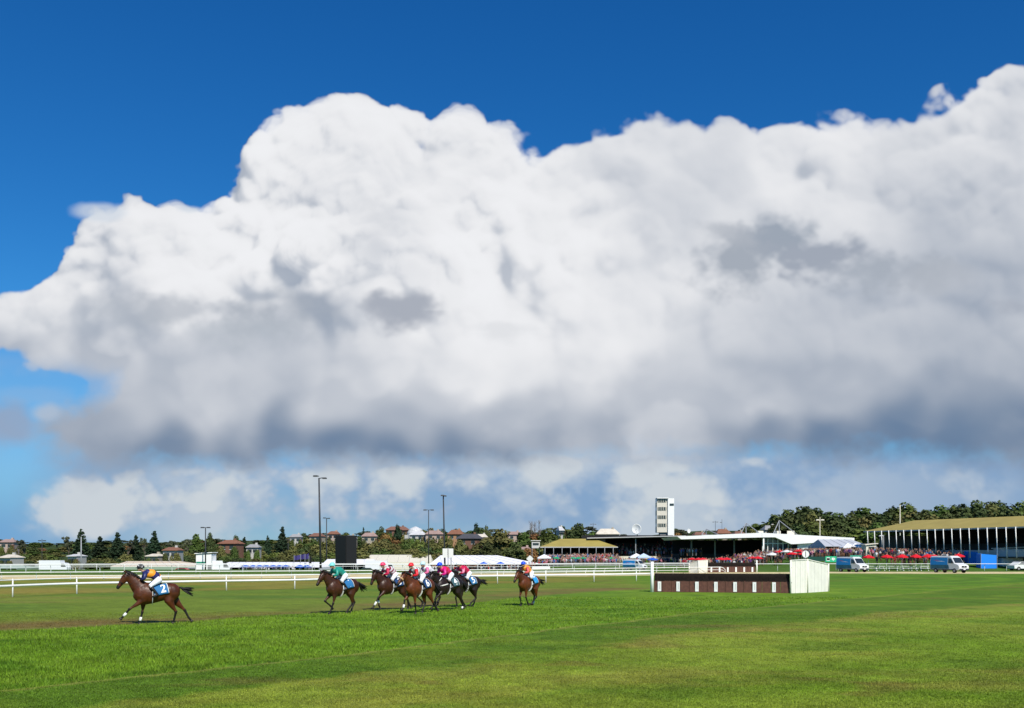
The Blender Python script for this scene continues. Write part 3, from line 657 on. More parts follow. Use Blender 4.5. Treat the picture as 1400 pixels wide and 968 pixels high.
mast('thin pole on the skyline left of the white dish', 811, 715, 420, .12, [(-.9, 0, -.5), (.9, 0, -.5)], 0, M_DARK, 'utility_pole', 'pole')
mast('thin pole on the skyline right of the white tower', 978, 712, 420, .12, [(-.8, 0, -.5), (.8, 0, -.5)], 0, M_DARK, 'utility_pole', 'pole')
mast('thin aerial on the skyline between the tower and the roof trusses', 987, 710, 400, .09, [(-.4, 0, -1.2)], 0, M_DARK, 'aerial', 'pole')
mast('white aerial pole on the pavilion roof before the dark pines', 1121, 707, 222, .10, [(-.5, 0, -.6), (.5, 0, -.6)], 0, M_CREAM, 'aerial', 'pole')
# black board
Yb = 172; x0, x1, x2 = X_(458.5, Yb), X_(475, Yb), X_(484, Yb - 2)
t = thing('black_board', 'tall black rectangular board standing on legs behind the second horse', 'board', (x0, Yb, gz1(x0, Yb))); zb = t.location.z
m = MB(); p = [(0, 0), (x1 - x0, -.35), (x2 - x0, .9), (x2 - x0 - .4, 1.4), (.3, 1.1)]
zt, zl = Z_(732, Yb) - zb, Z_(771.5, Yb) - zb
m.add([(a, b, zl) for a, b in p] + [(a, b, zt) for a, b in p], [(0, 1, 6, 5), (1, 2, 7, 6), (2, 3, 8, 7), (3, 4, 9, 8), (4, 0, 5, 9), (5, 6, 7, 8, 9), (4, 3, 2, 1, 0)]); m.build('screen_case', M_BLACK, t)
m = MB(); m.box((1.0, -.28, (zt + zl) / 2), (1.75, .04, zt - zl - .3), -.17); m.build('panel_face', mat('black_screen', (.008, .008, .009), .3), t)
for dx in (.4, 1.6, 2.7): m = MB(); m.box((dx, .5, zl / 2), (.14, .14, zl + .3)); m.build('leg', M_DARK, t)

# ---------------------------------------------------------------- stands
OLIVE = mat('olive_yellow_roof', (.34, .27, .068), .6, var=.09, scale=.35)
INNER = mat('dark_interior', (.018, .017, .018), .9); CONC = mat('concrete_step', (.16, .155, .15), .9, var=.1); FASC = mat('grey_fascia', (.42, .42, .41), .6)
def hip_roof(mb, x0, x1, y0, y1, ze, zr, inset0, inset1, th=.18, mi=0):
    ym = (y0 + y1) / 2; A = [(x0, y0, ze), (x1, y0, ze), (x1, y1, ze), (x0, y1, ze)]; Rg = [(x0 + inset0, ym, zr), (x1 - inset1, ym, zr)]
    mb.add(A + Rg + [(a, b, c - th) for a, b, c in A], [(0, 1, 5, 4), (1, 2, 5), (2, 3, 4, 5), (3, 0, 4), (6, 7, 1, 0), (7, 8, 2, 1), (8, 9, 3, 2), (9, 6, 0, 3), (9, 8, 7, 6)], mi)
def stand(label, pA, pB, depth, ze, zr, nposts, base, inset, terr=5, name='grandstand', roofm=OLIVE, postm=M_WHITE, wallx=True):
    d = pB - pA; L = d.length; ang = math.atan2(d.y, d.x); t = thing(name, label, 'grandstand', (pA.x, pA.y, base), ang); ze -= base; zr -= base
    m = MB(); hip_roof(m, -1.2, L + 1.2, -.5, depth, ze, zr, inset, inset); rf = m.build('roof', roofm, t)
    m = MB(); m.box((L / 2, -.55, ze - .12), (L + 2.4, .08, .24)); m.build('gutter', FASC, rf)
    for i in range(nposts):
        m = MB(); x = L * i / (nposts - 1); m.tube([(x, -.45, 0), (x, -.75, ze - .02)], [.085, .075], 8); m.build('post', postm, t, True)
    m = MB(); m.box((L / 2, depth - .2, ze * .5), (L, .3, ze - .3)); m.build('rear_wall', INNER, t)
    m = MB()
    for i in range(terr):
        y = 1.6 + (depth - 2.6) * i / terr; h = .55 + i * .5; m.box((L / 2, y + (depth - 2.6) / terr / 2, h / 2), (L - .4, (depth - 2.6) / terr, h))
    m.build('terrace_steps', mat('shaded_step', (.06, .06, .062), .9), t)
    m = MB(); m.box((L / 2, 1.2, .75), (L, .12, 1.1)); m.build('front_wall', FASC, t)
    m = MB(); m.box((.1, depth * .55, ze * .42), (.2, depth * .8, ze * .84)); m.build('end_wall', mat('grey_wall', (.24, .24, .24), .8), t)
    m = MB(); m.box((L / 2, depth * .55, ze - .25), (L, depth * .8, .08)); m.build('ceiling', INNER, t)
    return t, L, ang
pA = P(1190, 757, 192); pA.z = 0; pB = P(1400, 757, 160); pB.z = 0; pB = pA + (pB - pA) * 1.35
stand('long grandstand at the right with olive yellow roof and a row of white posts', pA, pB, 15, Z_(726.0, 192), Z_(713.5, 200), 26, 2.0, 5.0)
pA = Vector((X_(745, 252), 252, 0)); pB = Vector((X_(838, 252), 252, 0))
stand('smaller grandstand at centre left with olive yellow roof above the dense crowd', pA, pB, 13, Z_(747.5, 252), Z_(736.6, 258), 9, gz1(15, 252), 5.5, 4, postm=M_GREY)
# dark roofed centre stand
Y0 = 258; xa, xb = X_(802, Y0), X_(936, Y0); bz = .6
t = thing('grandstand', 'dark central grandstand under a thin flat roof below the white tower', 'grandstand', (xa, Y0, bz)); W_ = xb - xa
m = MB(); m.add([(0, -1.5, Z_(737, Y0) - bz), (W_, -1.5, Z_(734, Y0) - bz), (W_, 20, Z_(734, Y0) - bz), (0, 20, Z_(737, Y0) - bz), (0, -1.5, Z_(735.3, Y0) - bz), (W_, -1.5, Z_(732.5, Y0) - bz), (W_, 20, Z_(733.0, Y0) - bz), (0, 20, Z_(736.0, Y0) - bz)], [(3, 2, 1, 0), (4, 5, 6, 7), (0, 1, 5, 4), (1, 2, 6, 5), (2, 3, 7, 6), (3, 0, 4, 7)])
rf = m.build('roof', mat('dark_roof_sheet', (.07, .07, .072), .6), t)
m = MB(); m.tube([(0, -1.55, Z_(736, Y0) - bz), (W_, -1.55, Z_(733, Y0) - bz)], [.14, .14], 6); m.build('gutter', FASC, rf)
m = MB()
for i in range(9): m.box((W_ / 2, 3 + i * 1.3, (1.2 + i * .48) / 2), (W_ - .3, 1.3, 1.2 + i * .48))
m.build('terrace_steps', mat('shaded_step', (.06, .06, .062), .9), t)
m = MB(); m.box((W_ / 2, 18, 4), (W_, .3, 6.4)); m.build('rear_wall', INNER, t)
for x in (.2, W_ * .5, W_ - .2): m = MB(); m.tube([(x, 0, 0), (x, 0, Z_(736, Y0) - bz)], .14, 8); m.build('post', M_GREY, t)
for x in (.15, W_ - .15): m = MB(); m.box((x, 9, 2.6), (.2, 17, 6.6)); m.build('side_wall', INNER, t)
m = MB(); m.box((W_ * .42, 1.9, Z_(763, Y0) - bz), (W_ * .62, .12, .95)); m.build('front_wall', M_CREAM, t)
for x, c in ((.16, (.05, .05, .06)), (.30, (.25, .33, .42)), (.52, (.05, .20, .14)), (.62, (.50, .42, .12))):
    m = MB(); m.box((W_ * x, 1.81, Z_(763, Y0) - bz), (1.7, .04, .75)); m.build('banner', mat('banner_%d' % int(x * 100), c, .6), t)
m = MB(); m.box((1.8, 4.0, Z_(741, Y0) - bz), (6.5, 4, 1.5)); m.build('commentary_box', mat('grey_wall', (.24, .24, .24), .8), t)
# white pavilion
Yp = 222; bz = .9
def xp(px): return X_(px, Yp) - X_(925, Yp)
t = thing('pavilion', 'white pavilion with deep flat fascia, tall glazed corner and roof trusses, right of the tower', 'pavilion', (X_(925, Yp), Yp, bz)); q = lambda py: Z_(py, Yp) - bz
m = MB(); prof = [(xp(925), q(733.5)), (xp(1040), q(728.5)), (xp(1040), q(734.8)), (xp(930), q(737.4))]
m.prism(prof, (0, -1.0, 0), (1, 0, 0), (0, 24, 0)); rf = m.build('roof', M_WHITE, t)
m = MB(); prof = [(xp(1040.2), q(728.5)), (xp(1166), q(735.5)), (xp(1166), q(739.5)), (xp(1130), q(741)), (xp(1084), q(744)), (xp(1080), q(744)), (xp(1058), q(734.6)), (xp(1040.2), q(734.8))]
m.prism(prof, (0, -1.0, 0), (1, 0, 0), (0, 22, 0)); m.build('roof', M_WHITE, t)
m = MB(); m.box(((xp(1084) + xp(1124)) / 2, 4, (q(741) + q(757)) / 2 - .5), (xp(1124) - xp(1084), 8, q(741) - q(757) + 1)); m.build('white_wall', M_WHITE, t)
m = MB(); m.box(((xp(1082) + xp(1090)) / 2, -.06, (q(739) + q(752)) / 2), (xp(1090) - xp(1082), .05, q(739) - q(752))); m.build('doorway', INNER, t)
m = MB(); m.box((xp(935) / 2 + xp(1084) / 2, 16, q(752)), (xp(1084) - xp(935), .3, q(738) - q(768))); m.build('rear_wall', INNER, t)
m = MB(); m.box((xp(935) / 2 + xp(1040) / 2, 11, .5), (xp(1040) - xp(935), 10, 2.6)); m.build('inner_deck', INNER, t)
for pxx in (952, 985, 1012): m = MB(); m.tube([(xp(pxx), 6, 0), (xp(pxx), 6, q(736))], .2, 8); m.build('column', mat('grey_wall', (.24, .24, .24), .8), t, True)
m = MB(); m.box((xp(1062), 1.2, (q(735) + q(760)) / 2), (xp(1080) - xp(1044), .1, q(735) - q(760))); gl = m.build('glazing', M_GLASS, t)
for pxx in (1044, 1051, 1058, 1065, 1072, 1079):
    m = MB(); m.box((xp(pxx), .95, (q(734.6) + q(762)) / 2), (.16, .16, q(734.6) - q(762))); m.build('mullion', M_WHITE, gl)
m = MB(); m.box((xp(1062), 1.0, q(743)), (xp(1080) - xp(1044), .12, .14)); m.build('transom', M_WHITE, gl)
m = MB(); m.tube([(xp(1043), -.6, -.5), (xp(1043), -.6, q(735))], .16, 10); m.build('column', M_WHITE, t, True)
for k, (pk, y_, hw) in enumerate(((1031.5, 713.5, 15), (1078.5, 710, 17), (975, 722, 12))):
    m = MB(); top = (xp(pk), 8, q(y_)); m.tube([(xp(pk - hw), 3, q(730.5)), top], .09, 6); m.tube([(xp(pk + hw), 3, q(731)), top], .09, 6); m.tube([(xp(pk), 8, q(731)), top], .11, 6); m.tube([(xp(pk - hw), 3, q(731)), (xp(pk + hw), 3, q(731.5))], .07, 6); m.build('roof_truss', M_GREY, t)
for pxx, w_ in ((1084, 2.4), (1092, 3.2), (1054, 1.2)): m = MB(); m.box((xp(pxx), 10, q(728.5)), (w_, 2, 1.3)); m.build('roof_plant', M_CREAM, t)
# tower
Yt = 285; xt = X_(909.5, Yt); t = thing('tower', 'white multi storey judges tower with ribbon windows rising above the stands', 'tower', (xt, Yt, .5), R(-3)); q = lambda py: Z_(py, Yt) - .5; ux = Yt / FOC
m = MB(); m.box((6.6 * ux, 0, q(682) / 2), (8.4 * ux, 5.0, q(682))); m.build('stair_shaft', M_WHITE, t)
m = MB(); m.box((-5.0 * ux, .2, (q(682.5) + q(728)) / 2), (14.6 * ux, 4.6, q(682.5) - q(728))); m.build('office_bay', mat('tower_cream', (.60, .56, .47), .6, var=.05), t)
m = MB(); m.box((0, .2, q(728) / 2), (16 * ux, 3.5, q(728))); m.build('base', mat('grey_wall', (.24, .24, .24), .8), t)
m = MB(); m.box((-4.6 * ux, 0, q(681.6)), (15.6 * ux, 5.6, .22)); m.build('roof', M_WHITE, t)
for k, py in enumerate((685, 696, 707.3, 718.3)):
    m = MB(); m.box((-5.4 * ux, -2.15, q(py)), (11.5 * ux, .08, .95)); m.box((-12.35 * ux, -.2, q(py)), (.06, 3.4, .95)); w = m.build('window', M_GLASS, t)
    for j in range(4): m = MB(); m.box(((-9.6 + j * 2.9) * ux, -2.21, q(py)), (.12, .06, .97)); m.build('mullion', M_CREAM, w)
m = MB(); m.box((7.6 * ux, -2.2, q(690.5)), (5.6 * ux, .8, .6)); m.build('window', M_GLASS, t)
m = MB(); m.tube([(-3 * ux, 0, q(681)), (-3 * ux, 0, q(678.5))], .06, 6); m.build('aerial', M_GREY, t)
# satellite dishes
def dish(label, px, py, Y, r, rz):
    x = X_(px, Y); t = thing('satellite_dish', label, 'satellite dish', (x, Y, Z_(736, Y)), rz); zc = Z_(py, Y) - Z_(736, Y)
    m = MB(); vs = []; N, M = 24, 6
    for i in range(M + 1):
        rr = r * i / M
        for k in range(N): a = 2 * math.pi * k / N; vs.append((rr * math.cos(a), -.25 * (rr / r)**2 * r - .2, rr * math.sin(a) + zc))
    fs = [(i * N + k, i * N + (k + 1) % N, (i + 1) * N + (k + 1) % N, (i + 1) * N + k) for i in range(M) for k in range(N)]
    m.add(vs, fs); d = m.build('reflector', M_WHITE, t, True); s = d.modifiers.new('t', 'SOLIDIFY'); s.thickness = .04
    m = MB(); m.tube([(0, .3, 0), (0, .0, zc * .6), (0, -.1, zc)], [.12, .10, .08], 8); m.build('mount', M_DARK, t)
    m = MB(); m.tube([(0, -.2, zc - r * .8), (0, -1.0 * r, zc)], .03, 5); m.ball((0, -1.0 * r, zc), .08, 8, 5); m.build('feed_horn', M_GREY, t)
dish('large white satellite dish on the roof left of the tower', 871, 723.5, 262, 1.38, R(-28)); dish('small white satellite dish on the roof right of the tower', 940.5, 726, 250, .55, R(35))
# ---------------------------------------------------------------- marquees, sheds
CANV = mat('white_canvas', (.72, .72, .74), .8, var=.03, scale=.7); CANG = mat('grey_canvas', (.42, .44, .48), .8)
def gable(label, px0, px1, y_ridge, y_eave, Y, depth, cat='marquee', name='marquee', roofm=CANV, wallm=CANV, seams=8, ridge_in=.0, openf=True, wall_h=None, grp=None):
    x0, x1 = X_(px0, Y), X_(px1, Y); g = gz1((x0 + x1) / 2, Y); t = thing(name, label, cat, (x0, Y, g), 0, grp); L = x1 - x0; ze = max(.5, Z_(y_eave, Y) - g); zr = Z_(y_ridge, Y + depth / 2) - g
    m = MB(); n = seams
    m.add([(0, 0, ze), (L, 0, ze), (L - ridge_in, depth / 2, zr), (ridge_in * .2, depth / 2, zr), (L, depth, ze), (0, depth, ze)] , [(0, 1, 2, 3), (3, 2, 4, 5), (1, 4, 2), (0, 3, 5)]); rf = m.build('roof', roofm, t)
    s = rf.modifiers.new('t', 'SOLIDIFY'); s.thickness = .05
    for i in range(1, n):
        m = MB(); m.tube([(L * i / n, -.02, ze + .03), (L * i / n - ridge_in * (i / n), depth / 2, zr + .03)], .035, 4); m.build('roof_seam', mat('seam_grey', (.34, .35, .38), .7), rf)
    m = MB(); m.box((L / 2, depth - .2, ze / 2), (L, .08, ze)); m.box((.05, depth / 2, ze / 2), (.08, depth - .3, ze)); m.box((L - .05, depth / 2, ze / 2), (.08, depth - .3, ze)); m.build('wall', wallm, t)
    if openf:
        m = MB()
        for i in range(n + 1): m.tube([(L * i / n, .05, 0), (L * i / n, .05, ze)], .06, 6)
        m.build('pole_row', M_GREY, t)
        m = MB(); m.box((L / 2, depth * .5, ze * .42), (L - .3, .05, ze * .84)); m.build('shaded_inner_wall', mat('inner_shade', (.10, .10, .12), .9), t)  # dark sheet: the shade behind the open front put into its colour
    else:
        m = MB(); m.box((L / 2, .05, ze / 2), (L, .08, ze)); m.build('front_wall', wallm, t)
    return t
gable('long white marquee on the left behind the row of blue umbrellas', 296, 440, 768.5, 775.5, 214, 16, seams=14, ridge_in=2)
gable('long white marquee with pointed right end behind the bunch of horses', 588, 737, 759.2, 770.5, 236, 14, seams=9, ridge_in=10)
gable('cream gabled shed left of the long central marquee', 497, 590, 758.5, 768.5, 262, 18, 'shed', 'shed', M_CREAM, M_CREAM, 6, 1, False)
gable('low white roofed shed between the black board and the cream shed', 440, 512, 764.5, 771.5, 236, 12, 'shed', 'shed', CANV, mat('pale_wall', (.5, .5, .5), .8), 5, 1)
gable('cream roofed green shed left of the white judges box', 151, 268, 767.2, 774.5, 236, 14, 'shed', 'shed', mat('cream_roof', (.58, .48, .36), .7, var=.06), mat('pale_green_wall', (.26, .34, .25), .8), 9, 6, False)
gable('pale green roofed shed at the far left edge', -45, 23, 772.5, 777, 214, 14, 'shed', 'shed', mat('pale_green_roof', (.34, .42, .34), .7), mat('pale_green_wall', (.26, .34, .25), .8), 5, 4)
gable('grey marquee with peaked white awnings right of the white pavilion', 1128, 1190, 737.5, 747, 205, 12, seams=5, roofm=CANG, ridge_in=2, wallm=CANG)
for k, pxx in enumerate((1160, 1169)): pass
def hut(label, px0, px1, y0, y1, Y, d, wm, rm, name, cat, stripe=None, win=2):
    x0, x1 = X_(px0, Y), X_(px1, Y); g = gz1(x0, Y); t = thing(name, label, cat, (x0, Y, g)); L = x1 - x0; H = Z_(y0, Y) - g
    m = MB(); m.box((L / 2, d / 2, H / 2), (L, d, H)); m.build('walls', wm, t)
    m = MB(); m.prism([(-.25, H + .02), (L + .25, H + .25), (L + .25, H + .40), (-.25, H + .17)], (0, -.3, 0), (1, 0, 0), (0, d + .6, 0)); m.build('roof', rm, t)
    if stripe: m = MB(); m.box((L * .30, -.03, Z_(770, Y) - g), (L * .56, .05, .62)); m.build('green_panel', stripe, t)
    for i in range(win):
        m = MB(); m.box((L * (i + .6) / (win + .2), -.03, H * .72), (L * .5 / win, .05, .7)); w = m.build('window', M_GLASS, t); m = MB(); m.box((L * (i + .6) / (win + .2), -.05, H * .72 - .38), (L * .5 / win + .1, .10, .06)); m.build('sill', M_WHITE, w)
    m = MB(); m.box((L * .88, -.03, 1.0), (.8, .05, 2.0)); m.build('door', mat('grey_wall', (.24, .24, .24), .8), t)
    return t
hut('tall white judges box with a green panel and slanting top', 268, 289, 757.5, 779, 210, 3.5, M_WHITE, M_WHITE, 'judges_box', 'building', mat('green_paint', (.01, .22, .13), .5), 0)
hut('two storey pale green building at the left, flat roofed', 53, 68, 768.5, 780, 228, 5, mat('pale_green_wall', (.26, .34, .25), .8), M_CREAM, 'stable_building', 'building')
hut('long low green annex beside the two storey green building', 31, 53, 776.5, 781, 228, 5, mat('pale_green_wall', (.26, .34, .25), .8), mat('pale_green_roof', (.34, .42, .34), .7), 'annex', 'building')
Y = 262; x0, x1 = X_(727, Y), X_(738, Y); g = gz1(x0, Y); t = thing('lookout_box', 'small white look out box on legs beside the left grandstand roof', 'lookout', (x0, Y, g)); L = x1 - x0; zb, zt = Z_(749.5, Y) - g, Z_(741, Y) - g
m = MB(); m.box((L / 2, 1, (zb + zt) / 2), (L, 2, zt - zb)); m.build('cabin', mat('weathered_white', (.50, .50, .47), .7), t)
m = MB(); m.box((L / 2, 1, zt + .35), (L + .5, 2.6, .12)); m.build('roof', M_WHITE, t); m = MB(); m.box((L / 2, -.02, (zb + zt) / 2 + .25), (L * .75, .06, .6)); m.build('window', M_GLASS, t)
for dx in (.1, L - .1):
    for dy in (.1, 1.9): m = MB(); m.tube([(dx, dy, 0), (dx, dy, zb + .05)], .07, 6); m.tube([(dx, dy, zt), (dx, dy, zt + .3)], .05, 6); m.build('leg', M_GREY, t)
hut('white trailer cabin at the right edge beyond the rail', 1370, 1406, 750.5, 765.5, 166, 3, M_WHITE, M_CREAM, 'trailer_cabin', 'cabin', None, 1)
hut('small cream kiosk at the left end of the right grandstand', 1184, 1198, 745.5, 754, 184, 2.5, M_CREAM, M_CREAM, 'kiosk', 'kiosk', None, 1)
# blue pop up tents and other bits near the right rail
def banner(label, px0, px1, y0, y1, Y, mm, name='banner', marks=None):
    x0, x1 = X_(px0, Y), X_(px1, Y); g = gz1((x0 + x1) / 2, Y); t = thing(name, label, 'banner', ((x0 + x1) / 2, Y, g)); L = x1 - x0; z0, z1 = Z_(y1, Y) - g, Z_(y0, Y) - g
    m = MB(); m.box((0, 0, (z0 + z1) / 2), (L, .05, z1 - z0)); m.build('panel', mm, t)
    for s in (-1, 1): m = MB(); m.tube([(s * (L / 2 - .05), .06, 0), (s * (L / 2 - .05), .06, z1)], .04, 6); m.build('post', M_GREY, t)
    for (u, w, a, b) in (marks or []): m = MB(); m.box((u * L, -.035, z0 + (z1 - z0) * w), (a * L, .015, b * (z1 - z0))); m.build('emblem', M_WHITE, t)
    return t
banner('green banner with white emblem beside the left van', 1128.5, 1143.5, 760.5, 768.5, 160, mat('bright_green_banner', (.02, .42, .20), .6), marks=[(-.25, .5, .28, .6), (-.25, .5, .34, .35), (.12, .55, .10, .4), (.22, .5, .08, .5), (.33, .55, .07, .35)])
banner('dark green windbreak along the terrace above the green banner', 1105, 1128, 761, 767, 163, mat('dark_green_screen', (.01, .06, .045), .8), 'windbreak')
banner('mid green hoarding behind the left van', 1162, 1178, 759.2, 762.5, 165, mat('mid_green_banner', (.04, .30, .20), .6), 'hoarding')
def box_tent(label, px0, px1, y0, y1, Y, mm):
    x0, x1 = X_(px0, Y), X_(px1, Y); g = gz1((x0 + x1) / 2, Y); t = thing('blue_tent', label, 'tent', (x0, Y, g), R(-6)); L = x1 - x0; H = max(1.2, Z_(y0, Y) - g)
    m = MB(); m.add([(0, 0, 0), (L, 0, 0), (L, 2.2, 0), (0, 2.2, 0), (.05, 0, H * .95), (L - .05, 0, H * .88), (L - .05, 2.2, H * .9), (.05, 2.2, H)], [(0, 1, 5, 4), (1, 2, 6, 5), (2, 3, 7, 6), (3, 0, 4, 7), (4, 5, 6, 7)]); m.build('sheet_walls', mm, t)
    m = MB()
    for x in (0, L): m.tube([(x, -.03, 0), (x, -.03, H)], .04, 6)
    m.build('frame', M_GREY, t)
BT = mat('vivid_blue_sheet', (.01, .22, .80), .55)
box_tent('vivid blue sheeted tent, left of the two beside the white trailer', 1324, 1343, 753.5, 766, 170, BT); box_tent('vivid blue sheeted tent, lower right of the two beside the white trailer', 1341, 1362, 756.5, 769.5, 163, BT)
# ---------------------------------------------------------------- umbrellas
def umbrella(mm, r, h, trim=None):
    root = bpy.data.objects.new('umbrella', None); COL.objects.link(root)
    m = MB(); N = 8; c = (0, 0, h); vs = [c]
    for ring_, (rr, zz) in enumerate(((.5, -.20), (1.0, -.46))):
        for k in range(N): a = 2 * math.pi * (k + .5) / N; vs.append((r * rr * math.cos(a), r * rr * math.sin(a), h + zz * r * .9))
    for k in range(N): a = 2 * math.pi * (k + .5) / N; vs.append((r * math.cos(a), r * math.sin(a), h - .46 * r * .9 - .14))
    fs = [(0, 1 + k, 1 + (k + 1) % N) for k in range(N)] + [(1 + j * N + k, 1 + (j + 1) * N + k, 1 + (j + 1) * N + (k + 1) % N, 1 + j * N + (k + 1) % N) for j in (0, 1) for k in range(N)]
    m.add(vs, fs); m.build('canopy', mm, root)
    m = MB(); m.tube([(0, 0, 0), (0, 0, h + .08)], .03, 6); m.build('pole', M_WHITE, root)
    return root
UM = {}
for k, c in (('red', (.62, .01, .02)), ('blue', (.015, .10, .50)), ('green', (.01, .30, .13)), ('white', (.72, .70, .68))): UM[k] = mat(k + '_canopy', c, .7, var=.06, scale=2)
_first = {}
def put_umb(kind, px, ytop, Y, r, label, grp):
    x = X_(px, Y); g = gz1(x, Y); h = max(1.9, min(3.0, Z_(ytop, Y) - g))
    key = (kind, r)
    if key not in _first: _first[key] = (umbrella(UM[kind], r, 2.4), True); o = _first[key][0]
    else: o = copy_tree(_first[key][0])
    o.location = (x, Y, g); o.scale = (1, 1, h / 2.4); o.rotation_euler = (R(rnd.uniform(-3, 3)), R(rnd.uniform(-3, 3)), rnd.uniform(0, 1)); tag(o, label, 'umbrella', grp)
for px, od in zip((336, 346, 355, 364, 373.5, 382.5, 391), ('first', 'second', 'third', 'fourth', 'fifth', 'sixth', 'last')): put_umb('blue', px, 772.2, 203, 1.0, od + ' blue umbrella from the left in the row before the left marquee', 'blue umbrellas before the left marquee')
for px, l in ((410, 'blue umbrella left of the pair near the dark banners'), (419, 'blue umbrella right of the pair near the dark banners'), (661, 'blue umbrella left of the two before the central marquee'), (684, 'blue umbrella right of the two before the central marquee')): put_umb('blue', px, 768 if px > 500 else 772.2, 203 if px < 500 else 215, 1.0, l, 'blue umbrellas standing apart')
put_umb('blue', 892, 764.5, 205, 1.2, 'dark blue umbrella left of the near hurdle post', 'blue umbrellas standing apart')
for px, py, l in ((760, 761, 'green umbrella at the left of the dense crowd'), (784, 762.5, 'green umbrella left of the pair amid the dense crowd'), (790, 764, 'green umbrella right of the pair amid the dense crowd'), (798, 765.5, 'low green umbrella right of the pair in the crowd'), (836, 764, 'green umbrella below the cream banner wall')): put_umb('green', px, py, 232, .95, l, 'green umbrellas in the crowd')
for px, py, Y, l in ((946, 762.5, 200, 'leftmost red umbrella below the dark pavilion'), (955, 763, 196, 'red umbrella second from the left below the pavilion'), (961, 762.6, 200, 'red umbrella third from the left below the pavilion'), (985, 762, 196, 'left red umbrella of the pair above the distant hurdle'), (993, 762, 199, 'right red umbrella of the pair above the distant hurdle'),
                    (1028, 761.5, 190, 'left red umbrella of the pair below the tall white column'), (1036, 761, 187, 'right red umbrella of the pair below the tall white column'), (1066, 756.5, 196, 'red umbrella between the two white ones'), (1083, 759, 180, 'red umbrella left of the round marker'), (1092, 756, 186, 'higher red umbrella left of the round marker'), (1098, 760, 176, 'red umbrella nearest the round marker')): put_umb('red', px, py, Y, 1.15, l, 'red umbrellas before the pavilion')
for px, l in ((1056, 'white umbrella left of the pair by the glazed corner'), (1076, 'white umbrella right of the pair by the glazed corner')): put_umb('white', px, 756.5, 192, 1.35, l, 'white umbrellas by the glazed corner')
for i, (px, py) in enumerate(((1187, 758.5), (1212, 758), (1233, 757.6), (1252, 757.5), (1269, 757.3), (1277, 758), (1311, 756.6))):
    put_umb('red', px, py, 159.5 + (i % 2), .98, ['red umbrella just right of the left van', 'red umbrella second from the left van on the lawn', 'red umbrella third from the left van on the lawn', 'red umbrella midway between the vans', 'left red umbrella of the two beside the right van', 'red umbrella directly behind the rear of the right van', 'red umbrella behind the windscreen of the right van'][i], 'red umbrellas on the lawn behind the vans')
# white picnic tables on that lawn
def picnic(px, lab):
    Y = 156; x = X_(px, Y); t = thing('picnic_table', lab, 'table', (x, Y, gz1(x, Y)), rnd.uniform(-.3, .3), 'white tables on the lawn behind the rail')
    m = MB(); m.box((0, 0, .74), (1.7, .7, .05)); m.build('tabletop', M_WHITE, t)
    for s in (-1, 1):
        m = MB(); m.box((0, s * .65, .44), (1.7, .26, .05)); m.build('bench', M_WHITE, t)
        m = MB(); m.tube([(s * .6, -.65, 0), (s * .6, 0, .72), (s * .6, .65, 0)], .04, 5); m.build('leg_frame', M_WHITE, t)
for px, l in ((1192, 'white picnic table right of the left van'), (1202, 'second white picnic table right of the left van'), (1221, 'white picnic table left of the middle pair on the lawn'), (1240, 'white picnic table left of the large white table'), (1247, 'large white picnic table midway between the vans'), (1262, 'white picnic table left of the right van')): picnic(px, l)
